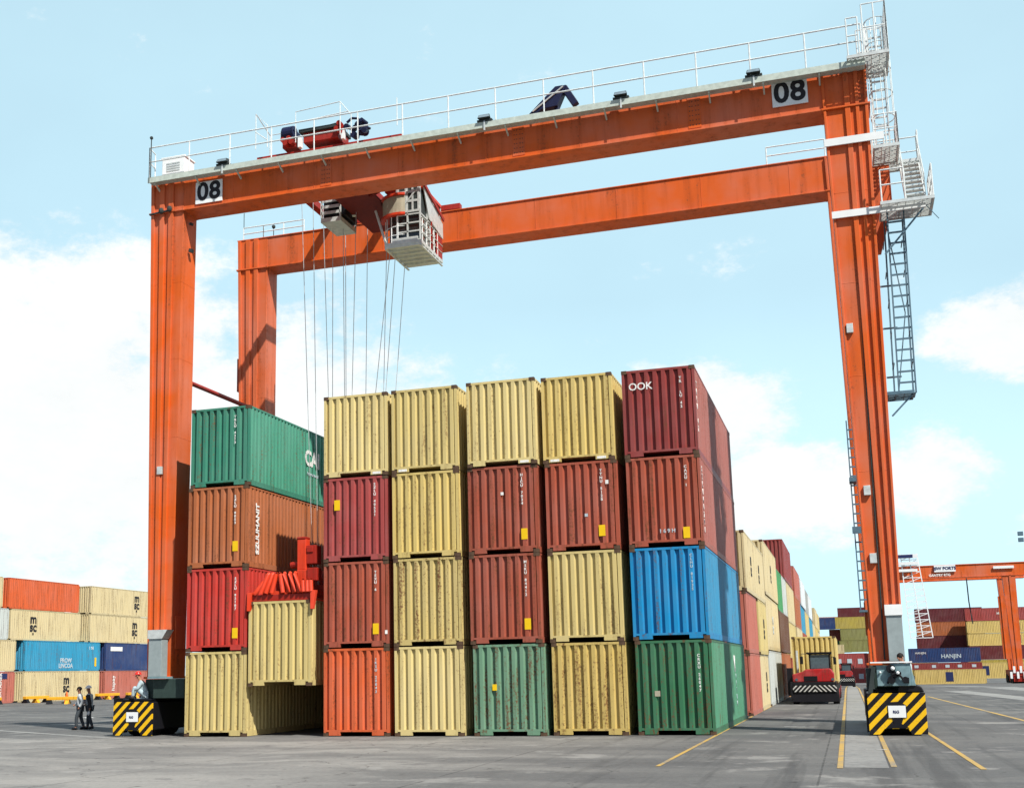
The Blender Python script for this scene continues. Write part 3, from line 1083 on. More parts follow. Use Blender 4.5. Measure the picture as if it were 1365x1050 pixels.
FAR = [
    # colour, px centre, level-from-ground z, y, L, label
    ('yellow', 1265, 0, 200, 12.192, 2.632, "yellow container with dark logo on the ground, far right under the blue one"),
    ('maroon', 1261, 2.62, 200, 12.192, 1.25, "low maroon half height container between the far yellow and blue ones"),
    ('navy', 1260, 3.90, 200, 12.192, 2.632, "long blue container with white lettering in the far right stack"),
    ('dark_maroon', 1270, 6.6, 214, 12.192, 2.632, "dark maroon container just above the far blue one"),
    ('orange_brown', 1271, 9.25, 214, 12.192, 2.632, "orange brown container in the far right stack between dark ones"),
    ('dark_maroon', 1270, 11.9, 214, 12.192, 2.632, "dark plum container topping the far right stack beside the stair tower"),
    ('olive_yellow', 1204, 0.4, 206, 12.192, 3.6, "olive yellow container far behind the right crane leg"),
    ('yellow', 1340, 0.9, 206, 12.192, 2.896, "yellow container with small logo at ground level under the second crane"),
    ('olive_yellow', 1338, 3.8, 210, 12.192, 0.6, "olive flat rack layer on the far yellow container"),
    ('dark_maroon', 1340, 4.4, 210, 12.192, 2.632, "dark maroon container under two yellow ones by the second crane's leg"),
    ('yellow', 1340, 7.0, 210, 12.192, 2.3, "lower of two yellow containers with black logos by the second crane's leg"),
    ('yellow', 1340, 9.35, 210, 12.192, 2.3, "upper of two yellow containers with black logos by the second crane's leg"),
    ('crimson', 1339, 11.7, 210, 12.192, 2.4, "crimson container with white writing topping the stack by the second crane"),
]
for (k, px, z, y, L_, H_, lab) in FAR:
    x = at(px, y)
    t = bcontainer(k, x, y, z + gz(x, y), L_, H_, lab, G5)
    # the side that faces us is the local +x side
    if 'lettering' in lab:
        mark(t, L_, H_, "HANJIN", .55, 2.0, 1.75, 'right', 'mark', .0)
        mark(t, L_, H_, "HANJIN", 1.0, 7.2, 1.1, 'right', 'mark_grey', .02)
    if 'logo' in lab and 'yellow' in lab:
        patch(t, L_, 6.0 if 'blue' in lab else (8.6 if 'black' in lab else 2.6), H_ / 2, 1.3, min(1.7, H_ * .65), 'right', 'mark_navy', "logo_plate")
    if 'writing' in lab:
        mark(t, L_, H_, "HAMBURG", .6, 7.0, 1.3, 'right', 'mark', .02)
    if H_ == 1.25:
        for u in (1, 4, 6.3, 8.4, 10.8):
            patch(t, L_, u, .6, .7, .5, 'right', 'mark_grey', "label_plate")
# short ends seen between the two far stacks
for (k, px, z, lab) in (('grey', 1296, 11.4, "grey container end topping the gap between the two far right stacks"),
                        ('salmon', 1293.5, 7.6, "narrow salmon container end in the gap between the far right stacks"),
                        ('cream', 1293.5, 5.0, "narrow cream container end in the gap between the far right stacks"),
                        ('navy', 1293.5, 2.4, "dark blue container end low in the gap between the far right stacks"),
                        ('dark_brown', 1301, 6.6, "dark container end in the shaded slot by the far yellow ones")):
    x = at(px, 216)
    container(k, x - 1.2, 216, z + gz(x, 216), 6.058, 2.632, lab, G5, 1)

G6 = "containers stacked at the far end of the lane"
ci = 0
for (k, px, z, y, L_, rz, lab) in (
        ('crimson', 1133, 0.4, 190, 6.058, 1, "red container with pale markings on the ground at the lane's far end"),
        ('crimson', 1133, 3.05, 190, 6.058, 1, "red container with pale markings, second from ground at the lane's far end"),
        ('red_brown', 1153, 0.4, 192, 6.058, 1, "brownish red container on the ground just left of the right crane leg"),
        ('red_brown', 1153, 3.05, 192, 6.058, 1, "brownish red container second from ground just left of the right crane leg"),
        ('olive', 1144, 7.3, 250, 7.4, 1, "olive green container third from the top at the lane's far end"),
        ('olive', 1146, 9.95, 250, 7.4, 1, "olive green container second from the top at the lane's far end"),
        ('olive_yellow', 1128, 12.6, 250, 12.192, 1, "long khaki container on top at the lane's far end"),
        ('dark_green', 1127, 7.3, 252, 3.4, 1, "dark green container end below maroon ones at the lane's far end"),
        ('maroon', 1124, 9.95, 252, 5.2, 1, "maroon container high up at the lane's far end, left of an olive one"),
        ('cream', 1117, 6.0, 236, 3.0, 1, "small beige container end directly right of the truck's load"),
        ('dark_maroon', 1118, 3.3, 236, 5.0, 1, "dark purple container low down right of the truck's load"),
        ('navy', 1104, 12.4, 246, 4.2, 1, "blue container end on top just above the truck's load"),
        ('pink', 1112, 16.9, 330, 14.0, 1, "pale pink container far beyond the khaki one, topmost at the lane's end"),
        ('dark_maroon', 1148, 15.4, 262, 9.0, 1, "dark plum container topmost just left of the right crane leg")):
    x = at(px, y)
    t = bcontainer(k, x, y, z + gz(x, y), L_, 2.632, lab, G6)
    if 'pale markings' in lab:
        for u in (1.2, 3.0, 4.8):
            patch(t, L_, u, 1.2, .8, .9, 'right', 'mark_grey', "label_plate")


# ---------------------------------------------------------------- gantry crane
CO = Vector((3.8, 0.9, 0))
crane = thing("gantry_crane", CO, "tall orange gantry crane numbered 08 straddling the front container stack", "gantry crane")
ZT, ZB = 21.40, 20.02
YF, YR, DP = 0.90, 8.0, 1.0


def leg(side, y):
    """side -1 left, +1 right; tapering box with proud vertical ribs"""
    b = MB(CO)
    if side < 0:
        xo, xi, bo, bi = -9.60, -8.15, -9.22, -8.27
    else:
        xi, xo, bi, bo = 15.75, 17.18, 15.98, 16.86
    x0t, x1t, x0b, x1b = min(xi, xo), max(xi, xo), min(bi, bo), max(bi, bo)
    z0 = 2.05
    b.hexa([(x0b, y, z0), (x1b, y, z0), (x1b, y + DP, z0), (x0b, y + DP, z0)], [(x0t, y, ZT), (x1t, y, ZT), (x1t, y + DP, ZT), (x0t, y + DP, ZT)])
    for (u0, u1) in (((.0, .10), (.27, .42), (.55, .70)) if side < 0 else ((.0, .06), (.48, .60), (.72, .80), (.93, 1.0))):
        def X(u, top):
            return (x0t + (x1t - x0t) * u) if top else (x0b + (x1b - x0b) * u)
        d = .075
        for zz0, zz1 in ((z0, ZB - .04), (ZB + .04, ZT - .01)):
            k0, k1 = (zz0 - z0) / (ZT - z0), (zz1 - z0) / (ZT - z0)
            def XX(u, k):
                return X(u, 0) + (X(u, 1) - X(u, 0)) * k
            b.hexa([(XX(u0, k0), y - d, zz0), (XX(u1, k0), y - d, zz0), (XX(u1, k0), y + .01, zz0), (XX(u0, k0), y + .01, zz0)],
                   [(XX(u0, k1), y - d, zz1), (XX(u1, k1), y - d, zz1), (XX(u1, k1), y + .01, zz1), (XX(u0, k1), y + .01, zz1)])
    # weld seams round the plates
    zz = 4.9
    while zz < ZB - 1:
        k = (zz - z0) / (ZT - z0)
        xa, xb = x0b + (x0t - x0b) * k, x1b + (x1t - x1b) * k
        b.box(xa - .006, y - .006, zz, xb + .006, y + DP + .006, zz + .025)
        zz += 3.05
    # joint flange under the girder
    b.box(x0t - .05, y - .10, ZB - .035, x1t + .05, y + DP + .05, ZB + .035)
    o = b.build("leg", M['orange'], crane, bevel=.012)
    # foot flange and inspection hatch as one sub-part
    h = MB(CO)
    h.box(x0b - .12, y - .12, z0 - .02, x1b + .12, y + DP + .12, z0 + .06)
    h.build("foot_flange", M['orange'], o, bevel=.01)
    h = MB(CO)
    xin = x1b if side < 0 else x0b
    s = 1 if side < 0 else -1
    h.box(xin - s * .02, y + .2, 3.1, xin + s * .05, y + .85, 4.3)
    h.build("inspection_hatch", M['orange'], o, bevel=.01)
    return o


legs = [leg(s, y) for s in (-1, 1) for y in (YF, YR)]

for y in (YF, YR):
    b = MB(CO)
    b.box(-8.30, y + .015, ZB + .04, 15.90, y + DP - .015, ZT - .002)
    b.box(-8.12, y - .06, ZB - .02, 15.72, y + DP + .06, ZB + .035)           # bottom flange
    b.box(-9.65, y - .03, ZT + .003, 17.22, y + DP + .03, ZT + .05)             # top flange
    x = -6.0
    while x < 15:
        b.box(x, y + .003, ZB + .05, x + .02, y + .02, ZT - .01)
        x += 3.4
    b.build("girder", M['orange'], crane, bevel=.012)
    r = MB(CO)
    r.box(-9.2, y + .42, ZT + .053, 16.8, y + .54, ZT + .16)
    r.build("trolley_rail", M['dark'], crane)

# walkway on the front girder with its railing
b = MB(CO)
b.box(-9.5, .46, 21.20, 17.15, .86, 21.25)
b.box(-9.5, .42, 21.15, 17.15, .46, 21.37)
x = -9.2
while x < 17.1:
    b.bar((x, .46, 21.12), (x, .88, 20.92), .05, .06)
    x += 1.78
walk = b.build("walkway", M['deck'], crane)


def railing(parent, pts, h, posts=1.8, r=.020, mat='rail', kick=False, name="railing"):
    r = r * 1.35
    b = MB(CO)
    for z in (h, h * .52):
        b.tube([Vector(p) + Vector((0, 0, z)) for p in pts], r, 6)
    for p, q in zip(pts, pts[1:]):
        p, q = Vector(p), Vector(q)
        n = max(1, round((q - p).length / posts))
        for i in range(n + 1):
            s = p + (q - p) * i / n
            b.tube([s, s + Vector((0, 0, h))], r, 6)
    if kick:
        for p, q in zip(pts, pts[1:]):
            b.bar(Vector(p) + Vector((0, 0, .06)), Vector(q) + Vector((0, 0, .06)), .012, .11)
    return b.build(name, M[mat], parent)


railing(walk, [(-9.45, .85, 21.27), (-9.45, .44, 21.37), (17.1, .44, 21.37)], 1.24, 1.78, .019)
railing(crane, [(-9.4, YR + .1, 21.45), (-8.4, YR + .1, 21.45), (-6.4, YR + .1, 21.45)], .6, 1.0, .018)
railing(crane, [(13.6, YR + .1, 21.45), (15.8, YR + .1, 21.45)], .75, 2.2, .018)
b = MB(CO)
b.tube([(-9.3, .3, 21.3), (-9.3, .3, 22.9)], .022, 6)
b.ball((-9.3, .3, 22.95), .07, n=8, m=6)
b.build("warning_beacon", M['dark'], crane)
b = MB(CO)
b.tube([(-9.55, YR + .4, 21.4), (-9.55, YR + .4, 22.9)], .018, 6)
b.tube([(-8.05, YR + .4, 21.4), (-8.05, YR + .4, 22.0)], .02, 6)
b.ball((-8.05, YR + .4, 22.05), .09, n=8, m=6)
b.build("antenna", M['dark'], crane)

# number plates
for xc, zc, w in ((-7.03, 20.60, 1.16), (14.75, 20.82, 1.14)):
    b = MB(CO)
    b.box(xc - w / 2, .852, zc - .44, xc + w / 2, .890, zc + .44)
    pl = b.build("number_plate", M['white'], crane)
    me = text_mesh("08", 1.0, .028, .004, 1.05)
    o = link("numeral", me, M['mark_black'], pl, Vector((xc, .845, zc + .005)) - CO)

# white box, floodlights, covered machinery and folded arm on the walkway
b = MB(CO)
b.box(-9.2, .95, 21.5, -8.2, 1.7, 22.3)
b.box(-9.24, .92, 22.3, -8.16, 1.73, 22.36)
b.box(-9.05, 1.0, 21.45, -8.35, 1.6, 21.5)
bx = b.build("control_box", M['white'], crane, bevel=.015)
b = MB(CO)
for z in (21.75, 21.85, 21.95, 22.05):
    b.box(-9.0, .935, z, -8.4, .949, z + .05)
b.build("louvre", M['galv'], bx)
for xf in (-6.2, 4.3, 9.2, 13.65):
    b = MB(CO)
    b.box(xf - .28, .40, 21.38, xf + .28, .74, 21.46)
    b.hexa([(xf - .24, .30, 21.47), (xf + .24, .30, 21.47), (xf + .18, .7, 21.5), (xf - .18, .7, 21.5)],
           [(xf - .20, .36, 21.62), (xf + .20, .36, 21.62), (xf + .13, .66, 21.72), (xf - .13, .66, 21.72)])
    fl = b.build("floodlight", M['dark'], crane, bevel=.01)
    g = MB(CO)
    g.hexa([(xf - .21, .287, 21.49), (xf + .21, .287, 21.49), (xf + .21, .304, 21.49), (xf - .21, .304, 21.49)],
           [(xf - .18, .337, 21.6), (xf + .18, .337, 21.6), (xf + .18, .354, 21.6), (xf - .18, .354, 21.6)])
    g.build("floodlight_glass", M['floodglass'], fl)
    g = MB(CO)
    g.bar((xf, .40, 21.38), (xf, .38, 21.02), .05)
    g.build("bracket", M['galv'], fl)
b = MB(CO)
b.hexa([(5.7, 1.35, 21.85), (6.0, 1.35, 21.8), (6.0, 1.75, 21.8), (5.7, 1.75, 21.85)], [(6.7, 1.35, 22.75), (7.0, 1.35, 22.75), (7.0, 1.75, 22.75), (6.7, 1.75, 22.75)])
b.hexa([(6.1, 1.35, 21.95), (6.75, 1.35, 22.0), (6.75, 1.75, 22.0), (6.1, 1.75, 21.95)], [(6.9, 1.35, 22.72), (7.1, 1.35, 22.75), (7.1, 1.75, 22.75), (6.9, 1.75, 22.72)])
b.bar((7.0, 1.55, 22.72), (7.4, 1.55, 22.0), .24)
b.bar((5.9, 1.55, 21.4), (5.9, 1.55, 21.9), .15)
b.bar((6.7, 1.55, 21.4), (6.7, 1.55, 22.1), .15)
arm = b.build("folded_arm", M['navy'], crane, bevel=.02)
b = MB(CO)
b.tube([(5.85, 1.32, 21.9), (7.0, 1.32, 22.68)], .03, 6)
b.build("hydraulic_ram", M['galv'], arm)

# tie between front and rear left leg
b = MB(CO)
b.tube([(-8.35, YF + DP + .02, 13.35), (-8.6, YR - .02, 13.5)], .09, 10)
b.build("tie_bar", M['deep_red'], crane, smooth=True)
b = MB(CO)
b.box(-9.7, YR + .2, 14.5, -9.61, YR + .8, 16.0)
b.build("junction_box", M['deep_red'], crane)
b = MB(CO)
for (x, z) in ((-9.05, 20.05), (-8.68, 20.08)):
    b.ball((x, .72, z), .11, .09, .13, 8, 6)
b.bar((-9.6, .76, 19.98), (-8.7, .76, 20.05), .05)
b.bar((-8.1, 1.3, 19.6), (-7.98, 1.3, 19.55), .1)
b.bar((-8.1, 1.3, 18.5), (-7.95, 1.3, 18.45), .14)
b.build("sensor", M['dark'], crane)

# conduits, bolted splice plates and small boxes on the steelwork
for (x0_, x1_, y_) in ((16.52, 16.30, YF - .035), (-8.62, -8.72, YF - .035)):
    b = MB(CO)
    b.tube([(x1_, y_, 2.2), ((x0_ + x1_) / 2, y_, 11), (x0_, y_, 19.9)], .022, 6)
    b.build("conduit", M['dark'], crane)
for xs in (-2.1, 5.4, 11.6):
    b = MB(CO)
    b.box(xs - .22, YF + .002, ZB + .1, xs + .22, YF + .012, ZT - .06)
    sp_ = b.build("splice_plate", M['orange'], crane)
    b = MB(CO)
    for zz in range(7):
        for q in (-.15, -.06, .06, .15):
            b.box(xs + q - .014, YF - .008, ZB + .2 + zz * .17, xs + q + .014, YF + .0015, ZB + .228 + zz * .17)
    b.build("bolt_rows", M['dark'], sp_)
for (x_, z_) in ((16.08, 7.2), (16.1, 5.1), (-9.0, 9.6), (15.95, 12.4)):
    b = MB(CO)
    b.box(x_, YF - .12, z_, x_ + .2, YF - .005, z_ + .3)
    b.build("junction_box", M['galv'], crane, bevel=.01)

# access on the right-hand outer side: cage ladder, platforms, stair, lower ladder
b = MB(CO)
b.box(15.72, YF - .14, 18.70, 17.55, YF - .085, 18.95)
b.build("cross_beam", M['white'], crane)
b = MB(CO)
b.box(15.78, YF - .14, 16.22, 18.6, YF - .085, 16.45)
b.build("cross_beam", M['white'], crane)


def platform(x0, y0, x1, y1, z, mat='galv'):
    b = MB(CO)
    b.box(x0, y0, z - .05, x1, y0 + .05, z + .05)
    b.box(x0, y1 - .05, z - .05, x1, y1, z + .05)
    b.box(x0, y0 + .05, z - .05, x0 + .05, y1 - .05, z + .05)
    b.box(x1 - .05, y0 + .05, z - .05, x1, y1 - .05, z + .05)
    y = y0 + .1
    while y < y1 - .06:
        b.box(x0 + .05, y, z - .02, x1 - .05, y + .025, z + .02)
        y += .07
    x = x0 + .25
    while x < x1 - .1:
        b.box(x, y0 + .05, z - .045, x + .02, y1 - .05, z - .022)
        x += .25
    return b.build("platform", M[mat], crane)


pf = platform(17.2, .75, 18.0, 2.2, 18.45)
railing(pf, [(17.25, .78, 18.5), (17.97, .78, 18.5), (17.97, 2.17, 18.5), (17.25, 2.17, 18.5)], 1.05, .35, .016)
pf2 = platform(17.25, .40, 18.85, 2.0, 16.4)
railing(pf2, [(18.82, .43, 16.45), (18.82, 1.97, 16.45)], 1.05, .5, .018)
railing(pf2, [(17.3, .43, 16.45), (18.0, .43, 16.45)], 1.05, .5, .018)
pf3 = platform(17.0, .85, 17.8, 1.9, 10.35, 'blue_grey')
pf4 = platform(16.6, .2, 17.9, 1.9, 21.40)
railing(pf4, [(17.15, .22, 21.45), (17.87, .22, 21.45), (17.87, 1.87, 21.45), (17.0, 1.87, 21.45)], 1.7, .33, .016)
railing(pf4, [(16.65, .22, 21.45), (17.0, .22, 21.45)], 1.3, .33, .016)


def ladder(x, y, z0, z1, w, mat, name="ladder", rung=.30, r=.022, lean=0.0, axis='x', deep=.06):
    b = MB(CO)
    ax = Vector((1, 0, 0)) if axis == 'x' else Vector((0, 1, 0))
    p0, p1 = Vector((x, y, z0)), Vector((x + lean, y, z1))
    for s in (-1, 1):
        b.bar(p0 + ax * s * w / 2, p1 + ax * s * w / 2, .045, deep, (0, 1, 0))
    n = int((z1 - z0) / rung)
    for i in range(1, n):
        c = p0 + (p1 - p0) * i / n
        b.bar(c - ax * w / 2, c + ax * w / 2, r * 2, r * 2.4)
    return b.build(name, M[mat], crane)


def cage(parent, x, y, z0, z1, rx, ry, mat, lean=0):
    b = MB(CO)
    n = max(2, int((z1 - z0) / .75))
    for i in range(n + 1):
        k = i / n
        z = z0 + (z1 - z0) * k
        b.tube([(x + lean * k + rx * math.cos(a), y + ry * math.sin(a), z) for a in [math.pi * (1.0 + t / 8 * 1.0) for t in range(0, 9)]], .016, 5)
        b.tube([(x + lean * k + rx * math.cos(a), y + ry * math.sin(a), z) for a in [math.pi * (t / 8) for t in range(0, 9)]], .016, 5)
    for j in range(7):
        a = math.pi * (1.0 + j / 6)
        b.tube([(x + rx * math.cos(a), y + ry * math.sin(a), z0), (x + lean + rx * math.cos(a), y + ry * math.sin(a), z1)], .012, 5)
    b.build("ladder_cage", M[mat], parent)


ld = ladder(17.55, 1.5, 18.5, 22.9, .42, 'galv')
cage(ld, 17.6, 1.3, 19.6, 23.0, .36, .42, 'galv')
# stair flight climbing away from us, from the 16.4 platform to the 18.4 platform
b = MB(CO)
SA, SB = Vector((0, .95, 16.50)), Vector((0, 2.45, 18.42))
for xx in (18.06, 18.64):
    o_ = Vector((xx, 0, 0))
    b.bar(SA + o_, SB + o_, .05, .17)
    h_ = Vector((0, 0, .95))
    b.tube([SA + o_, SA + o_ + h_, SB + o_ + h_, SB + o_], .022, 6)
    b.tube([SA + o_ + h_ * .5, SB + o_ + h_ * .5], .018, 6)
    b.tube([(SA + SB) / 2 + o_, (SA + SB) / 2 + o_ + h_], .018, 6)
for i in range(9):
    c_ = SA + (SB - SA) * (i + .5) / 9
    b.box(18.08, c_.y - .12, c_.z - .02, 18.62, c_.y + .12, c_.z + .02)
b.build("stair", M['galv'], crane)
pf5 = platform(17.2, 2.25, 18.7, 3.0, 18.45)
railing(pf5, [(18.67, 2.45, 18.5), (18.67, 2.97, 18.5), (17.25, 2.97, 18.5)], 1.05, .6, .016)
ld = ladder(17.62, 1.3, 10.4, 16.4, .50, 'blue_grey', rung=.34, lean=.10, deep=.10)
b = MB(CO)
for s in (-1, 1):
    b.bar((17.55 + s * .28, 2.0, 10.4), (17.68 + s * .28, 2.0, 16.4), .05, .05)
for k in range(7):
    z = 10.4 + k
    b.bar((17.30, 1.3, z), (17.30, 2.0, z), .03)
    b.bar((17.85, 1.3, z), (17.85, 2.0, z), .03)
b.bar((17.4, 2.0, 10.6), (17.8, 2.0, 13.2), .035)
b.bar((17.8, 2.0, 13.2), (17.45, 2.0, 16.3), .035)
b.build("ladder_cage", M['blue_grey'], ld)
for p_, q_, w_ in (((17.75, 1.0, 10.3), (17.1, 1.0, 9.65), .05), ((18.6, 1.0, 16.35), (17.3, 1.0, 14.9), .05), ((18.6, .8, 16.3), (18.95, .8, 15.8), .02),
                   ((17.05, 1.5, 14.0), (17.5, 1.5, 14.0), .05), ((17.05, 1.5, 11.0), (17.5, 1.5, 11.0), .05), ((17.05, 1.5, 12.6), (17.5, 1.5, 12.6), .05)):
    MB(CO).bar(p_, q_, w_).build("bracket", M['blue_grey'], crane)
# brackets and orange plates on the outer edge of the right legs
b = MB(CO)
b.box(17.1, 2.0, 16.9, 17.7, 2.6, 18.3)
b.hexa([(17.1, 2.2, 15.4), (17.25, 2.2, 15.4), (17.25, 2.5, 15.4), (17.1, 2.5, 15.4)], [(17.1, 2.2, 16.9), (17.7, 2.2, 16.9), (17.7, 2.5, 16.9), (17.1, 2.5, 16.9)])
b.build("bracket", M['orange'], crane)
# ladder on the inner side of the rear right leg
ld = ladder(16.05, YR - .45, 4.0, 10.9, .50, 'blue_grey', rung=.33)
ladder(16.6, YR - .2, 2.2, 4.2, .42, 'blue_grey', rung=.3)
for q_ in ((15.75, YR - .75, 3.9, 16.4, YR - .02, 3.97), (15.75, YR - .75, 8.6, 16.0, YR - .02, 8.75), (15.72, YR - .76, 6.7, 16.3, YR - .70, 6.95)):
    MB(CO).box(*q_).build("ladder_bracket", M['blue_grey'], ld)

# sills, bogies, striped bumpers, cabinets
for side, (bx0, bx1, sx0, sx1, fy) in ((-1, (-10.22, -8.62, -8.78, -7.50, .30)), (1, (15.70, 17.30, 15.95, 16.95, .0))):
    b = MB(CO)
    b.box(sx0, .55 if side < 0 else .90, 1.33, sx1, 9.3, 2.02)
    if side < 0:
        b.box(-9.3, .86, 1.33, sx0, 9.2, 2.02)
    b.build("sill_beam", M['dark_green'], crane, bevel=.02)
    for y0, y1, fr in ((fy + .06, fy + 2.7, True), (6.4, 9.6, False)):
        b = MB(CO)
        b.box(bx0, y0, .22, bx1 - .0, y1, 1.22)
        b.box(bx0 + .1, y0 + .3, 1.22, bx1 - .1, y1 - .2, 1.325)
        bg = b.build("bogie", M['black'], crane, bevel=.04)
        for yy in (y0 + .75, y1 - .75):
            w = MB(CO)
            w.cyl(((bx0 + bx1) / 2, yy, .52), (1, 0, 0), .52, (bx1 - bx0) * .62, 24)
            w.build("wheel", M['rubber'], bg, bevel=.03)
        if fr:
            ph = MB((0, 0, 0))
            xc = (bx0 + bx1) / 2
            hw_ = (bx1 - bx0) / 2
            # bumper sheet with a notch at the lower middle
            ph.prism([(-hw_, .04), (-hw_ + .3, .04), (-hw_ + .42, .20), (.28, .20), (.36, .04), (hw_, .04), (hw_, 1.22), (-hw_, 1.22)], 'y', -.04, .04)
            o = ph.build("bumper_panel", M['hazard'], bg)
            o.location = Vector((xc, fy, 0)) - CO
            ph = MB((0, 0, 0))
            ph.prism([(-.34, .22), (.3, .22), (.1, .34), (.16, .5), (.26, .52), (.26, .86), (.1, .98), (-.2, .96), (-.26, .85), (-.26, .52), (-.16, .5), (-.1, .34)], 'y', -.052, -.041)
            o = ph.build("bumper_recess", M['black'], bg)
            o.location = Vector((xc, fy, 0)) - CO
            ph = MB((0, 0, 0))
            ph.box(-.24, -.07, .52, .24, -.054, .86)
            pl = ph.build("maker_plate", M['white'], bg)
            pl.location = Vector((xc, fy, 0)) - CO
            link("lettering", text_mesh("RIG", .11, .002), M['mark_navy'], pl, (-.03, -.076, .68))
            e = MB(CO)
            e.box(bx0 - .06, fy + .05, .1, bx0 - .003, fy + .9, 1.35)
            e.build("side_guard", M['black'], bg)

# left: cabinet with sloped white hood
b = MB(CO)
b.box(-8.9, .38, 2.10, -8.36, .80, 3.46)
cb = b.build("electric_cabinet", M['cabinet'], crane, bevel=.01)
b = MB(CO)
b.prism([(-8.93, 3.46), (-8.33, 3.46), (-8.12, 3.78), (-8.93, 3.78)], 'y', .34, .80)
b.build("cabinet_hood", M['galv'], cb)
b = MB(CO)
b.box(-8.9, .36, 2.03, -8.1, .82, 2.10)
b.build("cabinet_base", M['machine'], cb)
# right: tall grey cabinet with white top
b = MB(CO)
b.box(16.42, .62, 2.14, 16.87, .80, 3.50)
cb = b.build("electric_cabinet", M['cabinet'], crane, bevel=.01)
b = MB(CO)
b.box(16.40, .58, 3.50, 16.90, .80, 3.82)
b.build("cabinet_hood", M['white'], cb)
# pump unit on the right bogie
b = MB(CO)
b.box(16.02, 1.35, 1.42, 16.42, 1.64, 2.02)
b.box(16.42, 1.30, 1.42, 16.95, 1.64, 2.08)
b.prism([(16.95, 1.42), (17.08, 1.42), (16.98, 2.0), (16.95, 2.06)], 'y', 1.35, 1.62)
b.v = [(x, y - 1.30, z) for x, y, z in b.v]
pm = b.build("pump_unit", M['machine'], crane, bevel=.02)
b = MB(CO)
b.box(15.86, 1.25, 2.09, 17.02, 1.66, 2.13)
b.v = [(x, y - 1.30, z) for x, y, z in b.v]
b.build("pump_lid", M['white'], pm)
b = MB(CO)
for (x, z, r) in ((16.42, 1.92, .13), (16.52, 1.75, .10), (16.62, 1.78, .08), (16.42, 1.6, .11), (16.8, 1.6, .09)):
    b.cyl((x, 1.28, z), (0, 1, 0), r, .14, 14)
b.tube([(16.3, 1.26, 1.5), (16.45, 1.22, 1.75), (16.6, 1.22, 1.8), (16.75, 1.24, 1.6)], .035, 6)
b.box(16.74, 1.24, 1.5, 16.9, 1.30, 1.66)
b.v = [(x, y - 1.30, z) for x, y, z in b.v]
b.build("pump", M['black'], pm)
b = MB(CO)
b.ball((16.47, 1.19, 1.93), .06, n=8, m=6)
b.ball((16.60, 1.17, 1.80), .05, n=8, m=6)
b.ball((16.12, 1.30, 1.82), .035, n=8, m=6)
b.v = [(x, y - 1.30, z) for x, y, z in b.v]
b.build("valve", M['white'], pm)
b = MB(CO)
b.box(15.72, 1.4, 1.34, 15.94, 2.1, 1.95)
b.bar((15.8, 1.35, 1.2), (15.95, 1.35, 2.0), .12)
b.v = [(x, y - 1.30, z) for x, y, z in b.v]
b.build("hose_rack", M['dark'], pm)
b = MB(CO)
b.prism([(16.55, 1.23), (17.3, 1.23), (17.22, 1.4), (16.95, 1.5), (16.62, 1.46)], 'y', 1.4, 1.75)
b.v = [(x, y - 1.30, z) for x, y, z in b.v]
b.build("bogie_hood", M['black'], crane, bevel=.03)


# ---------------------------------------------------------------- trolley with cabin
TO = Vector((-2.4, 5.0, 21.5))
trolley = thing("crane_trolley", TO, "crane trolley with glazed operator cabin hanging under the orange girders", "trolley")
b = MB(TO)
for x in (-5.0, -2.2, -.3):
    b.box(x - .15, 1.62, 21.66, x + .15, 8.7, 21.96)
for y in (1.45, 8.55):
    b.box(-5.2, y - .15, 21.66, .8, y + .15, 21.9)
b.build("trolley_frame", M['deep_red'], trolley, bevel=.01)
b = MB(TO)
for x in (-4.6, .2):
    for y in (1.42, 8.48):
        b.cyl((x, y, 21.66), (0, 1, 0), .12, .12, 16)
b.build("trolley_wheel", M['dark'], trolley)
b = MB(TO)
b.box(-3.2, 1.25, 22.15, -1.75, 2.3, 22.55)
hm = b.build("hoist_housing", M['deep_red'], trolley, bevel=.02)
b = MB(TO)
b.box(-3.35, 1.15, 22.56, -1.7, 2.4, 22.68)
b.bar((-2.5, 1.4, 22.72), (-1.75, 1.4, 22.8), .07)
b.build("housing_cover", M['dark'], hm)
b = MB(TO)
b.cyl((-3.9, 1.5, 22.75), (1, 0, 0), .28, .5, 16)
b.box(-4.2, 1.3, 22.5, -3.6, 1.9, 22.85)
b.build("motor_cover", M['navy'], trolley, bevel=.04)
b = MB(TO)
for (x, z) in ((-4.0, 22.35), (-3.75, 22.38), (-3.9, 22.2), (-3.65, 22.22), (-1.65, 22.65), (-1.55, 22.5), (-1.75, 22.45), (-1.6, 22.3)):
    b.cyl((x, 1.2, z), (0, 1, 0), .10, .25, 12)
b.box(-4.1, 1.3, 22.1, -3.55, 1.8, 22.4)
b.build("brake_unit", M['deep_red'], trolley)
b = MB(TO)
random.seed(3)
for i in range(14):
    x, z = random.uniform(-1.4, -.55), random.uniform(22.2, 22.6)
    b.cyl((x, 1.3 + random.uniform(-.1, .2), z), (random.uniform(-.4, .4), 1, random.uniform(-.4, .4)), random.uniform(.07, .14), .35, 10)
b.tube([(-1.4, 1.3, 22.7), (-1.2, 1.3, 22.85), (-.95, 1.3, 22.8), (-.8, 1.3, 22.55), (-.45, 1.3, 22.3)], .05, 6)
b.build("hoist_motor", M['navy'], trolley)
for (x, z) in ((-3.3, 22.15), (-1.50, 22.2)):
    MB(TO).box(x - .06, 1.1, z - .2, x + .06, 1.3, z + .2).build("guard_plate", M['white'], trolley)
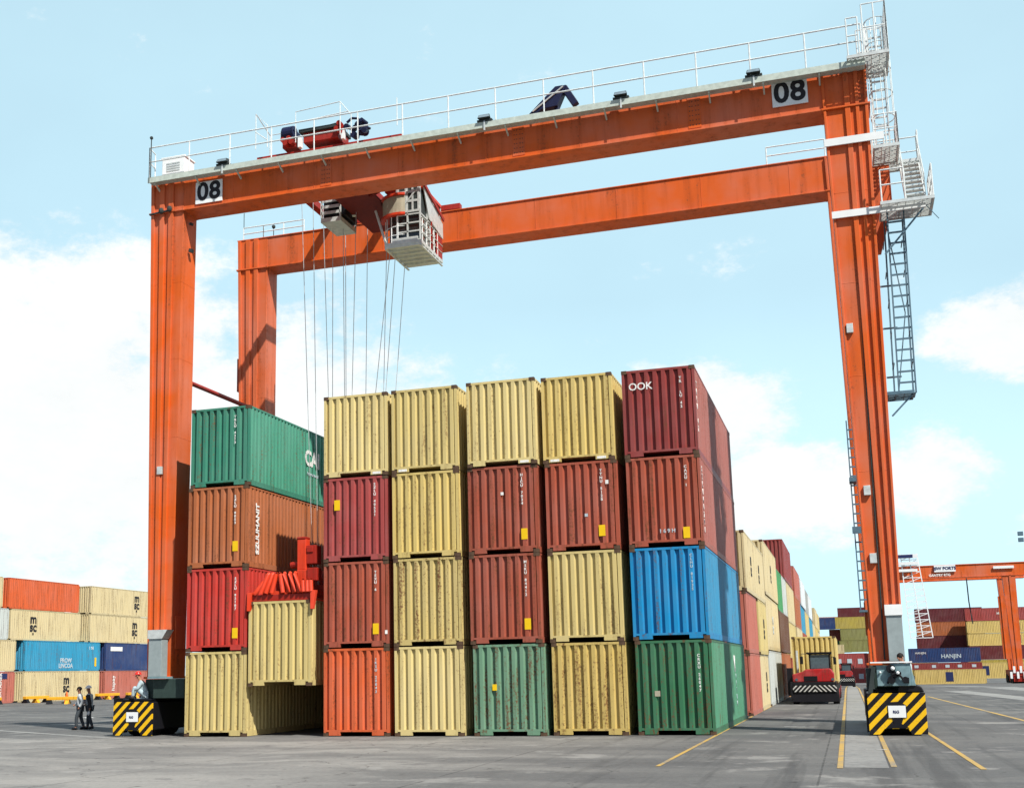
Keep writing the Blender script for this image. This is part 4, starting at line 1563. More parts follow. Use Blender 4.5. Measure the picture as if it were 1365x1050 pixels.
# tall rail frames on the trolley
b = MB(TO)
for pts in ([(-5.1, 1.0, 22.1), (-5.1, 1.0, 23.55), (-4.6, 1.0, 23.0), (-4.6, 1.0, 22.1)],
            [(-3.4, 1.0, 22.1), (-3.4, 1.0, 23.35), (-1.55, 1.0, 23.45), (-1.1, 1.0, 22.85), (-1.1, 1.0, 22.1)],
            [(-3.4, 1.0, 22.9), (-1.2, 1.0, 23.0)], [(-3.4, 2.6, 22.1), (-3.4, 2.6, 23.2), (-1.9, 2.6, 23.25), (-1.9, 2.6, 22.1)],
            [(-5.1, 1.0, 22.8), (-4.6, 1.0, 22.4)], [(-5.1, 2.2, 22.1), (-5.1, 2.2, 23.2), (-4.4, 2.2, 23.2)],
            [(.75, 1.0, 22.1), (.75, 1.0, 23.2)], [(-1.55, 1.0, 23.45), (-1.55, 1.0, 22.1)], [(-5.1, 1.0, 23.55), (-5.1, 2.2, 23.2)]):
    b.tube(pts, .018, 6)
b.build("railing", M['rail'], trolley)
# machine basket under the trolley
b = MB(TO)
b.box(-3.62, 3.8, 20.0, -2.75, 5.4, 20.1)
for x in (-3.6, -2.78):
    for y in (3.82, 5.38):
        b.bar((x, y, 20.1), (x, y, 21.7), .06)
for z in (20.25, 20.5, 20.75, 21.0):
    b.box(-3.6, 3.79, z, -2.78, 3.82, z + .12)
b.box(-3.62, 3.8, 19.92, -2.75, 5.4, 20.0)
bk = b.build("machine_basket", M['galv'], trolley)
b = MB(TO)
b.box(-3.55, 3.9, 20.1, -2.82, 5.3, 21.0)
b.box(-2.80, 4.0, 20.2, -2.62, 5.2, 20.8)
b.build("winch", M['black'], bk, bevel=.03)
b = MB(TO)
b.cyl((-2.6, 4.3, 20.55), (1, 0, 0), .08, .25, 10)
b.cyl((-2.6, 4.7, 20.45), (1, 0, 0), .08, .25, 10)
b.build("lamp", M['white'], bk)
# red cross structure carrying the cabin
b = MB(TO)
b.box(-2.6, 2.2, 20.6, .5, 2.5, 21.0)
b.box(-2.6, 6.9, 20.6, -.2, 7.2, 21.0)
b.box(-2.2, 2.5, 20.55, -1.8, 6.9, 20.95)
b.box(-.6, 2.5, 20.8, -.25, 6.9, 20.98)
b.hexa([(-2.5, 2.3, 20.9), (-2.2, 2.3, 20.9), (-2.2, 2.6, 20.9), (-2.5, 2.6, 20.9)], [(-2.5, 2.3, 21.75), (-2.2, 2.3, 21.75), (-2.2, 2.6, 21.75), (-2.5, 2.6, 21.75)])
b.box(.2, 2.3, 20.9, .45, 2.6, 21.75)
b.bar((-1.2, 3.0, 20.4), (.2, 3.0, 20.95), .14)
b.bar((-2.5, 7.0, 20.9), (-2.5, 7.0, 21.75), .3)
b.bar((-.4, 7.0, 20.9), (-.4, 7.0, 21.75), .3)
b.box(-2.6, 2.6, 20.42, -1.0, 6.8, 20.5)
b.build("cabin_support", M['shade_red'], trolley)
# cabin
cabn = thing("operator_cabin", Vector((0, 0, 0)), None, None)
cabn.parent = trolley
cabn.location = (0, 0, 0)
X0, X1, Y0, Y1, Z0, Z1 = -.62, .74, 3.5, 6.0, 18.50, 20.75
b = MB(TO)
b.box(X0 - .1, Y0 - .12, Z0 - .12, X1 + .05, Y1, Z0)
for i in range(6):
    y = Y0 - .1 + i * .42
    b.box(X0 - .1, y, Z0 - .2, X1 + .05, y + .06, Z0 - .12)
for x in (X0 - .1, X1 - .02):
    b.box(x, Y0 - .12, Z0 - .24, x + .07, Y1, Z0 - .2)
b.build("cabin_floor", M['galv'], cabn)
b = MB(TO)
for x in (X0 + .35, X0 + .78, X1 - .06):
    b.box(x, Y0, Z0, x + .06, Y0 + .06, Z1)
for y in (Y0 + .8, Y0 + 1.6, Y1 - .06):
    b.box(X1 - .06, y, Z0, X1, y + .06, Z1)
    b.box(X0, y, Z0, X0 + .06, y + .06, Z1)
for z in (Z0 + .02, Z0 + .40, Z0 + .75, Z0 + 1.1):
    b.box(X0 + .41, Y0, z, X1 - .06, Y0 + .05, z + .05)
    b.box(X1 - .05, Y0 + .06, z, X1, Y1 - .06, z + .05)
for (p, q) in (((X0 - .05, Y0 - .1, Z0), (X0 - .55, Y0 + .1, Z1 - .75)), ((X0 - .05, Y1 - .6, Z0), (X0 - .5, Y1 - .6, Z1 - .75))):
    b.bar(p, q, .07)
b.box(X0 + .2, Y0 - .1, Z0, X1 - .1, Y0 - .02, Z0 + .16)
b.build("cabin_frame", M['galv'], cabn)
b = MB(TO)
b.box(X0 + .05, Y0 + .07, Z0 + .02, X1 - .07, Y1 - .1, Z0 + 1.15)
b.build("window", M['glass'], cabn)
b = MB(TO)
b.box(X0 + .42, Y0 + .02, Z0 + 1.16, X1 - .07, Y1 - .1, Z1)
b.build("cabin_wall", M['dark'], cabn)
b = MB(TO)
for z in (1.2, 1.62, 2.0):
    b.box(X0 + .40, Y0 - .012, Z0 + z, X1 - .05, Y0 + .018, Z0 + z + .09)
for x in (X0 + .40, X0 + .72, X0 + 1.0, X1 - .12):
    b.box(x, Y0 - .015, Z0 + 1.2, x + .07, Y0 + .015, Z1)
b.bar((X0 + .45, Y0 - .01, Z0 + 1.25), (X1 - .1, Y0 - .01, Z1 - .1), .05)
b.build("cabin_lattice", M['galv'], cabn)
b = MB(TO)
b.prism([(Y0 + .9, Z0 + 1.2), (Y1 + .1, Z0 + .95), (Y1 + .1, Z0 + 1.6), (Y0 + .25, Z1 + .1)], 'x', X1 + .005, X1 + .04)
b.build("side_sheet", M['galv'], cabn)
b = MB(TO)
b.bar((X1 + .08, Y0 + .2, Z1 + .15), (X1 + .08, Y1 + .1, Z0 + 1.75), .06, .14)
b.bar((X1 + .03, Y0 + 1.2, Z0), (X1 + .03, Y0 + 1.2, Z0 + 1.2), .05)
b.box(X1 + .005, Y0 + 1.75, Z0, X1 + .03, Y1, Z0 + 1.0)
b.build("red_trim", M['deep_red'], cabn)
# curved header band on the left front of the cabin
arc = [math.pi * (1.0 + t / 10 * .62) for t in range(11)]
b = MB(TO)
cx, cyy = -.2, 4.25
for r0, r1, z0, z1 in ((.80, .86, Z0 + 1.2, Z1 - .35),):
    vs, fs = [], []
    for a in arc:
        for r, z in ((r0, z0 - .05), (r1, z0), (r1, z1), (r0, z1)):
            vs.append((cx + r * math.cos(a), cyy + r * math.sin(a), z))
    for i in range(10):
        for j in range(4):
            fs.append((i * 4 + j, i * 4 + (j + 1) % 4, i * 4 + 4 + (j + 1) % 4, i * 4 + 4 + j))
    b.add(vs, fs)
b.build("header_band", M['tan'], cabn)
b = MB(TO)
for zz in (Z0 + 1.12, Z1 - .33):
    vs, fs = [], []
    for a in arc:
        for r, z in ((.30, zz), (.93, zz), (.93, zz + .09), (.30, zz + .09)):
            vs.append((cx + r * math.cos(a), cyy + r * math.sin(a), z))
    for i in range(10):
        for j in range(4):
            fs.append((i * 4 + j, i * 4 + (j + 1) % 4, i * 4 + 4 + (j + 1) % 4, i * 4 + 4 + j))
    b.add(vs, fs)
b.build("band_rim", M['orange_red'], cabn)
b = MB(TO)
b.box(X0 - .2, Y0 + .2, Z1, X1 + .02, Y1, Z1 + .12)
b.build("cabin_roof", M['orange_red'], cabn)
b = MB(TO)
for i in range(5):
    y = Y0 + .1 + i * .45
    b.tube([(X1 + .03, y, Z0), (X1 + .03, y, Z0 + .95)], .02, 5)
for z in (.3, .6, .95):
    b.tube([(X1 + .04, Y0, Z0 + z), (X1 + .04, Y1, Z0 + z)], .018, 5)
for k in range(4):
    a = arc[2 + k * 2]
    b.tube([(cx + .75 * math.cos(a), cyy + .75 * math.sin(a), Z0 + .02), (cx + .75 * math.cos(a), cyy + .75 * math.sin(a), Z0 + 1.15)], .022, 6)
for z in (.35, .7):
    b.tube([(cx + .75 * math.cos(a), cyy + .75 * math.sin(a), Z0 + z) for a in arc], .018, 6)
b.tube([(.4, 3.3, Z1 + .1), (1.3, 3.3, Z1 + .25)], .05, 6)
b.build("guard_rail", M['white'], cabn)

# spreader with hoist ropes
SO = Vector((-3.42, 6.1, 4.62))
spr = thing("container_spreader", SO, "bright red lifting spreader on ropes gripping the hanging yellow container", "spreader")
b = MB(SO)
b.box(-4.3, .35, 4.75, -4.05, 11.85, 5.05)
b.box(-2.78, .35, 4.75, -2.53, 11.85, 5.05)
for y in (3.5, 6.1, 8.7):
    b.box(-4.05, y - .2, 4.76, -2.78, y + .2, 5.04)
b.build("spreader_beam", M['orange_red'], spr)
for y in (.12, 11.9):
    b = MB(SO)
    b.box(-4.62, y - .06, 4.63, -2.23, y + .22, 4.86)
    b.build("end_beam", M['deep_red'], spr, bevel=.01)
# fan of red fender tubes over the near end
for i, (xb, xt) in enumerate(((-4.42, -4.08), (-4.2, -3.92), (-4.0, -3.76), (-3.78, -3.62), (-3.34, -3.5), (-3.12, -3.33), (-2.9, -3.12), (-2.7, -2.92), (-2.55, -2.62), (-2.4, -2.45), (-2.26, -2.32))):
    zt = 5.62 if 0 < i < 8 else 5.35
    b = MB(SO)
    b.tube([(xb, .02, 4.9), (xb + (xt - xb) * .9, .1, zt - .06), (xt, .14, zt)], [.085, .085, .05], 10)
    b.build("fender_tube", M['orange_red'], spr, smooth=True)
for x in (-4.62, -2.18):
    b = MB(SO)
    b.hexa([(x - .05, -.12, 4.3), (x + .05, -.12, 4.3), (x + .05, .05, 4.3), (x - .05, .05, 4.3)], [(x - .10, -.02, 4.95), (x + .10, -.02, 4.95), (x + .10, .18, 4.95), (x - .10, .18, 4.95)])
    b.build("guide_flap", M['orange_red'], spr, bevel=.01)
# head block with sheaves
b = MB(SO)
b.hexa([(-2.92, .25, 5.0), (-2.42, .25, 5.0), (-2.42, .7, 5.0), (-2.92, .7, 5.0)], [(-2.92, .25, 5.7), (-2.45, .25, 5.7), (-2.45, .7, 5.7), (-2.92, .7, 5.7)])
b.box(-2.92, .28, 5.7, -2.58, .62, 6.78)
b.build("mast_post", M['orange_red'], spr, bevel=.02)
b = MB(SO)
b.box(-2.58, .3, 5.9, -2.2, .75, 6.55)
b.box(-2.5, .2, 5.3, -2.12, .6, 5.75)
b.box(-2.92, .26, 6.781, -2.58, .64, 6.86)
b.box(-2.56, .26, 6.3, -2.3, .298, 6.5)
b.build("valve_block", M['deep_red'], spr, bevel=.02)
b = MB(SO)
b.box(-4.4, 4.7, 5.06, -2.4, 7.5, 5.5)
for x in (-4.1, -2.7):
    for y in (5.2, 7.0):
        b.cyl((x, y, 5.75), (1, 0, 0), .34, .12, 20)
b.cyl((-3.1, .5, 5.9), (1, 0, .1), .12, .3, 10)
b.build("head_block", M['deep_red'], spr)
for (xb, xt, y) in ((-4.30, -4.86, 4.6), (-4.22, -4.70, 6.4), (-4.0, -4.25, 4.4), (-3.75, -3.75, 6.6), (-3.45, -3.40, 4.5), (-3.0, -2.72, 6.6), (-2.75, -2.3, 4.4), (-2.6, -1.25, 6.5), (-2.5, -.6, 4.6), (-2.95, -3.05, 4.7), (-2.4, -1.9, 6.8), (-2.35, -.95, 6.9)):
    b = MB(SO)
    b.tube([(xb, y, 5.5), (xt, y, 21.7)], .014, 6)
    b.build("hoist_rope", M['cable'], spr)


# ---------------------------------------------------------------- second crane in the distance
def far_crane():
    y = 180.0
    xl, xr = at(1208, y) - 1.0, at(1350, y)
    g = gz(xr, y)
    o = Vector(((xl + xr) / 2, y, g))
    t = thing("gantry_crane", o, "smaller looking orange gantry crane in the distance with stair tower and name board", "gantry crane")
    zt, zb = zpx(1290, 752, y) , zpx(1290, 768, y)
    for dy in (0, 7.5):
        k = MB(o)
        k.box(xl - 3, y + dy, zb, xr + 4, y + dy + 1.2, zt)
        k.box(xl - 3, y + dy - .12, zb - .1, xr + 4, y + dy + 1.3, zb + .02)
        k.box(xl - 3, y + dy - .12, zt - .02, xr + 4, y + dy + 1.3, zt + .1)
        k.build("girder", M['orange'], t)
        for x in (xl - 2.2, xr):
            k = MB(o)
            k.hexa([(x + .2, y + dy, g + 2.2), (x + 1.5, y + dy, g + 2.2), (x + 1.5, y + dy + 1.2, g + 2.2), (x + .2, y + dy + 1.2, g + 2.2)],
                   [(x - .3, y + dy, zb), (x + 1.7, y + dy, zb), (x + 1.7, y + dy + 1.2, zb), (x - .3, y + dy + 1.2, zb)])
            k.box(x + .7, y + dy - .12, g + 2.2, x + 1.0, y + dy + .01, zb)
            k.build("leg", M['orange'], t)
    for x in (xl - 2.4, xr - .2):
        k = MB(o)
        k.box(x, y - .4, g + 1.2, x + 1.8, y + 9.2, g + 2.2)
        k.box(x + .1, y - .3, g + .3, x + 1.7, y + 9, g + 1.2)
        sb = k.build("sill_beam", M['deep_red'], t)
        for yy in (.6, 2.4, 6.5, 8.3):
            k = MB(o)
            k.cyl((x + .9, y + yy, g + .75), (1, 0, 0), .75, 1.9, 18)
            k.build("wheel", M['rubber'], sb)
        k = MB(o)
        for i in range(5):
            k.box(x - .4 + i * .5, y - .55, g + .8 + (i % 2) * .9, x - .05 + i * .5, y - .41, g + 1.9 + (i % 2) * .9)
        k.build("motor_guard", M['white'], sb)
    k = MB(o)
    k.box(xr - 1.3, y - .2, g + 4, xr - .2, y + .3, zb - 3.5)
    k.tube([(xr - .9, y - .3, g + 4), (xr - .9, y - .3, zb)], .07, 6)
    k.build("cable_duct", M['orange'], t)
    # stair tower at the left end
    k = MB(o)
    x0, x1 = at(1212, y), at(1234, y)
    za, zc = zpx(1225, 850, y), zpx(1225, 738, y)
    for x, s in ((x0, .4), (x0 + 1.3, .9), (x1, 1.1)):
        k.bar((x + s * 1.3, y - 1, za), (x, y - 1, zc), .16)
    n = 14
    for i in range(n):
        z = za + (zc - za) * i / n
        s = 1.3 * (1 - i / n)
        k.bar((x0 + s * .4, y - 1, z), (x1 + s * 1.1, y - 1, z), .12)
        k.bar((x0 + s * .4, y - 1, z), (x1 + s, y - 1, z + (zc - za) / n), .10)
    k.build("stair_tower", M['white'], t)
    k = MB(o)
    for z0, z1 in ((744, 739), (753, 749)):
        k.box(at(1204, y), y - 1.6, zpx(1220, z0, y), x1 + .1, y - 1.2, zpx(1220, z1, y))
    k.box(at(1208, y), y - 1.4, zpx(1220, 762, y), at(1233, y), y - 1.25, zpx(1220, 758.5, y))
    k.build("platform", M['white'], t)
    k = MB(o)
    k.box(at(1203, y), y - 1.7, zpx(1210, 744, y), at(1228, y), y - 1.62, zpx(1210, 740, y))
    k.build("name_board", M['mark_navy'], t)
    # name plate on the girder
    k = MB(o)
    k.box(at(1256, y), y - .3, zpx(1270, 761.5, y), at(1285, y), y - .14, zpx(1270, 752.5, y))
    pl = k.build("name_board", M['white'], t)
    xc = (at(1256, y) + at(1285, y)) / 2
    link("lettering", text_mesh("JSW PORTS", .7, .03), M['mark_navy'], pl, Vector((xc, y - .32, zpx(1270, 757, y))) - o)
    k = MB(o)
    k.box(at(1336, y), y - .3, zpx(1345, 757, y), at(1364, y), y - .14, zpx(1345, 753.5, y))
    k.build("walkway", M['white'], t)
    link("lettering", text_mesh("GANTRY RTG", .55, .02), M['mark'], t, Vector((at(1263, y), y - .14, zpx(1263, 766, y))) - o)
    k = MB(o)
    k.tube([(at(1301, y), y + 3, zpx(1301, 768, y)), (at(1301.5, y), y + 3, zpx(1301, 800, y)), (at(1304, y), y + 3, zpx(1304, 830, y))], .10, 6)
    k.build("hanging_cable", M['dark'], t)


far_crane()

# floodlight mast at the right edge
ym = 120
xm = at(1383, ym)
o = Vector((xm, ym, gz(xm, ym)))
t = thing("light_mast", o, "thin floodlight mast at the picture's right edge beyond the second crane", "light mast")
k = MB(o)
zt = zpx(1360, 722, ym)
k.tube([(xm + 1.1, ym, o.z), (xm + 1.1, ym, zt + .3)], [.16, .08], 10)
k.build("pole", M['galv'], t)
for i, (dx, dz) in enumerate(((-.75, 0), (.45, 0), (-.75, .75), (.45, .75))):
    k = MB(o)
    k.box(xm + dx, ym - .3, zt + dz, xm + dx + .6, ym + .05, zt + dz + .5)
    k.build("lamp_head", M['blue_grey'], t, bevel=.03)


# ---------------------------------------------------------------- terminal truck
def truck(x, y, label, load_label):
    o = Vector((x, y, gz(x, y)))
    t = thing("terminal_truck", o, label, "truck", "red terminal trucks in the lane")
    k = MB()
    k.box(-.95, .3, .55, .95, 6.0, .8)
    k.box(-.55, 5.5, .8, .55, 15.5, 1.0)
    for yy in (6, 10, 14.5):
        k.box(-1.15, yy, .85, 1.15, yy + .3, 1.04)
    k.build("chassis", M['black'], t)
    k = MB()
    k.prism([(-1.13, 1.18), (1.0, 1.18), (1.02, 1.62), (.85, 1.90), (-.45, 1.86), (-.62, 1.74), (-1.15, 1.60)], 'y', .25, 2.2)
    bd = k.build("body", M['truck_red'], t, bevel=.05)
    k = MB()
    k.box(-.55, .235, 1.22, .15, .26, 1.50)
    for z in (1.28, 1.36, 1.44):
        k.box(-.5, .225, z, .1, .24, z + .03)
    k.build("grille", M['black'], bd)
    k = MB()
    k.prism([(-1.12, .66), (1.08, .66), (1.12, .76), (1.12, 1.00), (-1.16, 1.00), (-1.16, .78)], 'y', .05, .25)
    k.build("bumper", M['bumper'], t, bevel=.02)
    k = MB()
    k.box(-1.28, .10, .30, -1.161, .5, 1.2)
    k.box(-1.16, .14, 1.003, 1.12, .5, 1.178)
    k.box(-1.16, .14, .55, 1.12, .5, .658)
    k.box(-1.45, .7, .45, -1.17, 2.2, 1.95)
    k.build("side_tank", M['black'], t, bevel=.02)
    for xx in (-1.02, .86):
        k = MB()
        k.cyl((xx + .08, .24, 1.32), (0, 1, 0), .075, .05, 14)
        k.build("headlight", M['cabglass'], t)
    # offset cab
    k = MB()
    k.box(-.30, .6, 2.66, .95, 2.3, 2.76)
    for xx in (-.24, .80):
        for yy in (.62, 2.2):
            k.box(xx, yy, 1.85, xx + .08, yy + .08, 2.66)
    k.box(-.24, 2.2, 1.85, .88, 2.28, 2.1)
    k.box(-.36, .52, 2.70, .98, .6, 2.78)
    cb_ = k.build("cab", M['black'], t)
    k = MB()
    k.box(-.16, .63, 1.9, .80, .655, 2.64)
    k.build("windscreen", M['cabglass'], cb_)
    for xx in (-.235, .86):
        k = MB()
        k.box(xx, .72, 1.9, xx + .015, 2.18, 2.62)
        k.build("side_window", M['cabglass'], cb_)
    k = MB()
    k.box(-.05, 1.4, 1.85, .45, 1.9, 2.5)
    k.build("seat", M['black'], cb_)
    k = MB()
    k.tube([(-.3, .6, 2.7), (-.62, .45, 2.7), (-.62, .45, 2.55)], .02, 6)
    k.box(-.70, .42, 2.15, -.54, .46, 2.55)
    k.tube([(.95, .6, 2.5), (1.1, .5, 2.5)], .02, 6)
    k.box(1.03, .44, 2.1, 1.18, .48, 2.48)
    k.build("mirror", M['black'], t)
    k = MB()
    k.tube([(-.9, 1.6, 1.3), (-.9, 1.6, 2.9)], .06, 10)
    k.build("exhaust_pipe", M['galv'], t)
    for xx in (-1.05, 1.05):
        for yy in (1.2, 4.6, 12.6, 13.9):
            k = MB()
            k.cyl((xx, yy, .52), (1, 0, 0), .52, .34, 22)
            w = k.build("wheel", M['rubber'], t, bevel=.03)
            k = MB()
            s = 1 if xx > 0 else -1
            k.cyl((xx + s * .172, yy, .52), (1, 0, 0), .27, .03, 16)
            k.build("rim", M['truck_red'], w)
    k = MB()
    k.box(-1.2, .12, .14, 1.2, .5, .548)
    k.build("mudguard", M['black'], t)
    return t


tr = truck(13.42, 30.3, "red terminal truck with black and white striped bumper carrying a yellow container", None)
container('yellow', 13.42 - CW / 2, 30.3 + 3.0, 1.06, 12.192, 2.632, "yellow container riding on the red truck beside the long row", None, 2)
c2 = copy_tree(tr)
c2.location = (14.55, 112.0, gz(14.55, 112))
c2['label'] = "second red truck, small and far behind the loaded one in the lane"
c2.name = "terminal_truck"


# ---------------------------------------------------------------- yard gear on the left
def barrier(x, y, n, a, label):
    t = thing("steel_barrier", (x, y, gz(x, y)), label, "barrier", "low yellow steel barriers on the yard", a)
    k = MB()
    k.box(-n / 2, -.22, .35, n / 2, .22, .62)
    k.build("beam", M['yellow_steel'], t, bevel=.03)
    for i in range(max(2, int(n / 1.4)) + 1):
        x_ = -n / 2 + .2 + (n - .4) * i / max(2, int(n / 1.4))
        k = MB()
        k.prism([(-.42, 0), (.42, 0), (.16, .36), (-.16, .36)], 'x', x_ - .16, x_ + .16)
        k.build("foot", M['yellow_steel' if i % 2 else 'black'], t)
    return t


A0 = 0.3
barrier(-57.6, 51.6, 2.6, R(84), "short yellow steel barrier at the picture's left edge before the salmon container")
barrier(-57.2, 57.6, 2.8, R(80), "yellow steel barrier lying before the lowest cream container left of the walkers")
barrier(-49.3, 51.5, 3.6, A0, "nearest yellow steel barrier, right behind the two walkers")
barrier(-57.4, 69.3, 3.2, R(82), "yellow steel barrier before the faded red container right of the walkers")
barrier(-57.0, 73.8, 2.6, R(80), "yellow steel barrier partly hidden by the striped left bogie")
t = thing("traffic_cone", (-51.6, 54.5, 0), "orange traffic cone standing behind the yellow barrier by the walkers", "cone")
k = MB()
k.cyl((0, 0, .55), (0, 0, 1), .22, .9, 16, .05)
k.build("cone_body", M['cone'], t, smooth=True)
k = MB()
k.box(-.3, -.3, 0, .3, .3, .1)
k.build("cone_base", M['black'], t)
k = MB()
k.tube([(0, 0, 0), (0, 0, .03)], .45, 9)
k.v = [(a * (1.6 + .3 * math.sin(i * 2.3)), b_ * .5, c) for i, (a, b_, c) in enumerate(k.v)]
o = k.build("paper_scrap", M['white'])
o.location = (-24, 18.4, .005)
o.scale = (.45, .6, 1)
tag(o, "small white scrap lying on the asphalt left of the two walkers", "litter")


# ---------------------------------------------------------------- people
def skin_body(name, pts, edges, rad, mat, parent, sub=2):
    me = bpy.data.meshes.new(name)
    me.from_pydata([tuple(p) for p in pts], edges, [])
    o = bpy.data.objects.new(name, me)
    col.objects.link(o)
    o.modifiers.new("skin", 'SKIN')
    sv = me.skin_vertices[0].data
    for i, r in enumerate(rad):
        r = r if isinstance(r, tuple) else (r, r)
        sv[i].radius = r
    sv[0].use_root = True
    s = o.modifiers.new("smooth", 'SUBSURF')
    s.levels = s.render_levels = sub
    me.materials.append(mat)
    if parent is not None:
        o.parent = parent
    return o


def person(loc, rotz, label, J, top, legs_mat, headgear, hgmat, group=None, shoes=True, vest=None):
    """J: joints in the person's own frame, facing -y; one continuous body, clothes over it"""
    t = thing("person", loc, label, "person", group, rotz)
    names = list(J)
    P = [Vector(J[n]) for n in names]
    ix = {n: i for i, n in enumerate(names)}
    E = [('pelvis', 'waist'), ('waist', 'chest'), ('chest', 'neck'), ('neck', 'head'), ('head', 'crown'),
         ('chest', 'shL'), ('shL', 'elL'), ('elL', 'wrL'), ('wrL', 'hdL'), ('chest', 'shR'), ('shR', 'elR'), ('elR', 'wrR'), ('wrR', 'hdR'),
         ('pelvis', 'hipL'), ('hipL', 'knL'), ('knL', 'anL'), ('anL', 'toL'), ('pelvis', 'hipR'), ('hipR', 'knR'), ('knR', 'anR'), ('anR', 'toR')]
    RAD = dict(pelvis=.120, waist=.115, chest=(.135, .120), neck=.052, head=(.075, .088), crown=(.062, .075),
               shL=.062, elL=.042, wrL=.030, hdL=.034, shR=.062, elR=.042, wrR=.030, hdR=.034,
               hipL=.088, knL=.058, anL=.040, toL=.036, hipR=.088, knR=.058, anR=.040, toR=.036)
    bd = skin_body("body", P, [(ix[a], ix[b_]) for a, b_ in E], [RAD[n] for n in names], M['skin'], t)

    def wear(nm, parts, grow, mat):
        pts = [Vector(J[n]) for n in parts]
        ii = {n: i for i, n in enumerate(parts)}
        ed = [(ii[a], ii[b_]) for a, b_ in E if a in ii and b_ in ii]
        rr = []
        for n in parts:
            r = RAD[n]
            r = r if isinstance(r, tuple) else (r, r)
            rr.append((r[0] + grow, r[1] + grow))
        return skin_body(nm, pts, ed, rr, mat, t)
    wear("jacket", ['waist', 'chest', 'pelvis', 'shL', 'elL', 'wrL', 'shR', 'elR', 'wrR'], .028, M[top])
    wear("trousers", ['pelvis', 'hipL', 'knL', 'anL', 'hipR', 'knR', 'anR'], .022, M[legs_mat])
    for s in 'LR':
        k = MB()
        a, b_ = Vector(J['an' + s]), Vector(J['to' + s])
        k.tube([a + Vector((0, .06, -.03)), a + Vector((0, 0, -.04)), b_, b_ + (b_ - a) * .25], [.05, .062, .05, .03], 10)
        k.build("shoe", M['black'], t, smooth=True)
    # face and hair
    h = Vector(J['head'])
    fd = Vector(J['face']).normalized() if 'face' in J else Vector((0, -1, 0))
    return t, h, fd


def face(t, h, fd, hair=True):
    s = fd.cross(Vector((0, 0, 1))).normalized()
    k = MB()
    k.ball(h + fd * .100 + Vector((0, 0, .0)), .016, .016, .022, 8, 6)
    k.ball(h + s * .085 + Vector((0, 0, .01)), .018, .022, .034, 8, 6)
    k.ball(h - s * .085 + Vector((0, 0, .01)), .018, .022, .034, 8, 6)
    k.build("face", M['skin'], t, smooth=True)
    k = MB()
    for q in (-1, 1):
        k.ball(h + fd * .088 + s * q * .034 + Vector((0, 0, .03)), .012, .012, .009, 8, 6)
    k.box(-.001, -.001, -.001, .001, .001, .001)
    k.v[-8:] = [tuple(Vector(v) + h) for v in k.v[-8:]]
    k.tube([h + fd * .092 - s * .025 + Vector((0, 0, -.05)), h + fd * .097 + Vector((0, 0, -.052)), h + fd * .092 + s * .025 + Vector((0, 0, -.05))], .006, 6)
    k.build("eyes_and_mouth", M['hair'], t)
    if hair:
        k = MB()
        k.ball(h - fd * .018 + Vector((0, 0, .055)), .098, .105, .095, 14, 10)
        k.v = [v for v in k.v]
        k.build("hair", M['hair'], t, smooth=True)


def helmet(t, h, fd, mat, cap=False):
    k = MB()
    c = h + Vector((0, 0, .07))
    vs = []
    n, m = 16, 6
    for i in range(m + 1):
        a = math.pi / 2 * i / m
        for j in range(n):
            b_ = 2 * math.pi * j / n
            vs.append(c + Vector((.122 * math.cos(a) * math.cos(b_), .132 * math.cos(a) * math.sin(b_), .125 * math.sin(a))))
    fs = [(i * n + j, i * n + (j + 1) % n, (i + 1) * n + (j + 1) % n, (i + 1) * n + j) for i in range(m) for j in range(n)]
    fs.append(tuple(range(n)))
    k.add(vs, fs)
    s = fd.cross(Vector((0, 0, 1))).normalized()
    k.hexa([c + fd * .08 - s * .09 - Vector((0, 0, .012)), c + fd * .08 + s * .09 - Vector((0, 0, .012)), c + fd * .19 + s * .06 - Vector((0, 0, .025)), c + fd * .19 - s * .06 - Vector((0, 0, .025))],
           [c + fd * .08 - s * .09, c + fd * .08 + s * .09, c + fd * .19 + s * .06 - Vector((0, 0, .013)), c + fd * .19 - s * .06 - Vector((0, 0, .013))])
    k.build("cap" if cap else "helmet", M[mat], t, smooth=True)


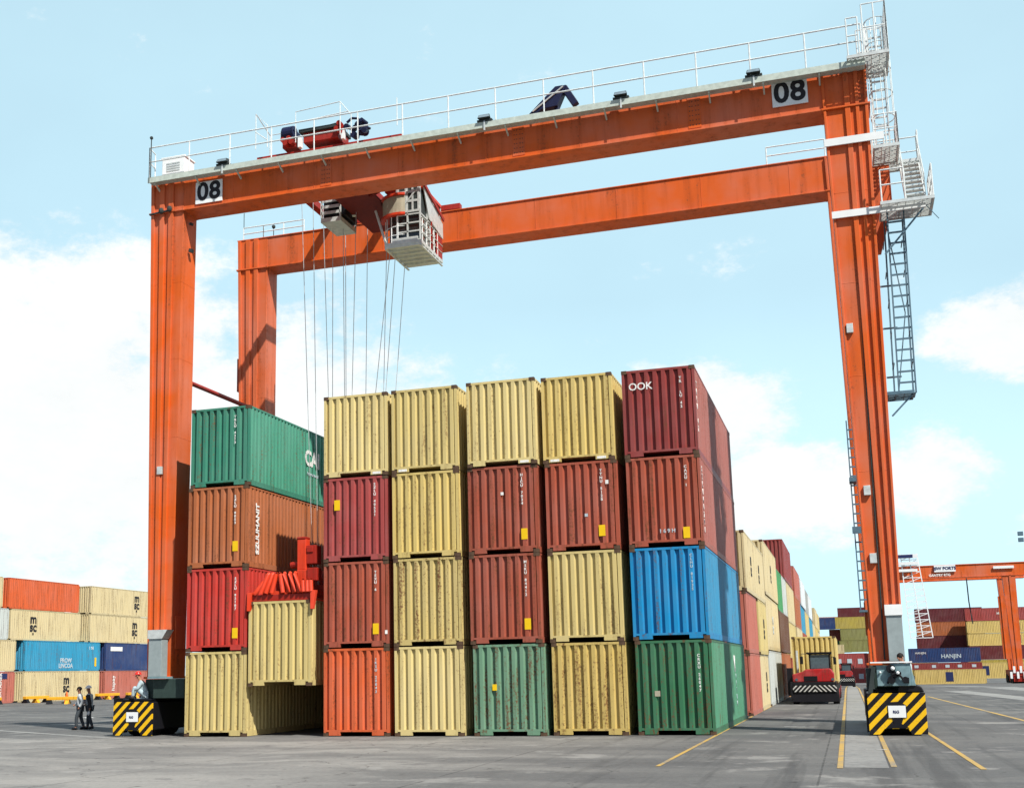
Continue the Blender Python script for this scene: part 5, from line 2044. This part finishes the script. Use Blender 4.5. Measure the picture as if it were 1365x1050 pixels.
WALK = dict(pelvis=(0, 0, .93), waist=(0, -.01, 1.08), chest=(0, -.03, 1.32), neck=(0, -.05, 1.50), head=(0, -.08, 1.62), crown=(0, -.08, 1.70),
            shL=(.19, -.03, 1.40), elL=(.25, .12, 1.14), wrL=(.22, -.02, .92), hdL=(.21, -.06, .84),
            shR=(-.19, -.03, 1.40), elR=(-.25, -.06, 1.13), wrR=(-.19, -.26, 1.02), hdR=(-.17, -.32, .97),
            hipL=(.10, 0, .88), knL=(.10, -.13, .50), anL=(.10, -.13, .10), toL=(.11, -.27, .05),
            hipR=(-.10, 0, .88), knR=(-.10, .02, .49), anR=(-.10, .15, .12), toR=(-.11, .03, .05))
t, h, fd = person((-15.35, 5.5, 0), R(-62), "person in light grey jacket with dark hair walking left, the front one of two", WALK, 'jacket', 'trousers', None, None, "walkers on the yard")
face(t, h, fd)
W2 = dict(WALK)
W2.update(knL=(.10, .03, .49), anL=(.10, .17, .12), toL=(.11, .05, .05), knR=(-.10, -.10, .50), anR=(-.10, -.10, .10), toR=(-.11, -.24, .05), elL=(.27, .08, 1.12), wrL=(.28, .10, .86), hdL=(.28, .09, .78))
t, h, fd = person((-15.10, 5.80, 0), R(-75), "person in grey jacket with white cap and dark sleeve, walking half behind another", W2, 'jacket', 'trousers', None, None, "walkers on the yard")
face(t, h, fd, False)
helmet(t, h, fd, 'helmet_white', True)
k = MB()
k.ball((.29, .06, .66), .07, .05, .09, 10, 8)
k.tube([(.28, .09, .78), (.29, .07, .72)], .01, 6)
k.build("bag", M['white'], t, smooth=True)
k = MB()
k.tube([(.205, -.03, 1.40), (.27, .08, 1.13), (.28, .10, .88)], [.098, .078, .062], 10)
k.build("sleeve", M['vest'], t, smooth=True)

SIT = dict(pelvis=(0, .10, .13), waist=(0, .06, .28), chest=(0, -.06, .52), neck=(0, -.13, .68), head=(0, -.20, .79), crown=(0, -.21, .87),
           shL=(.19, -.06, .58), elL=(.25, -.16, .34), wrL=(.12, -.34, .30), hdL=(.05, -.40, .28),
           shR=(-.19, -.06, .58), elR=(-.24, -.20, .34), wrR=(-.10, -.36, .30), hdR=(-.04, -.41, .27),
           hipL=(.11, .08, .12), knL=(.17, -.30, .42), anL=(.15, -.34, .05), toL=(.16, -.48, .04),
           hipR=(-.11, .08, .12), knR=(-.17, -.30, .42), anR=(-.15, -.34, .05), toR=(-.16, -.48, .04))
SITZ = 1.335
t, h, fd = person((-9.36, .82, SITZ), R(-68), "person in grey blue overalls and red helmet sitting hunched on the striped left bogie", SIT, 'overall', 'overall', None, None)
face(t, h, fd, False)
helmet(t, h, fd, 'helmet_red')

t, h, fd = person((16.83, .56, 1.44), R(-35), "person with dark hair sitting behind the pump unit on the right bogie", SIT, 'jacket', 'trousers', None, None)
face(t, h, fd)
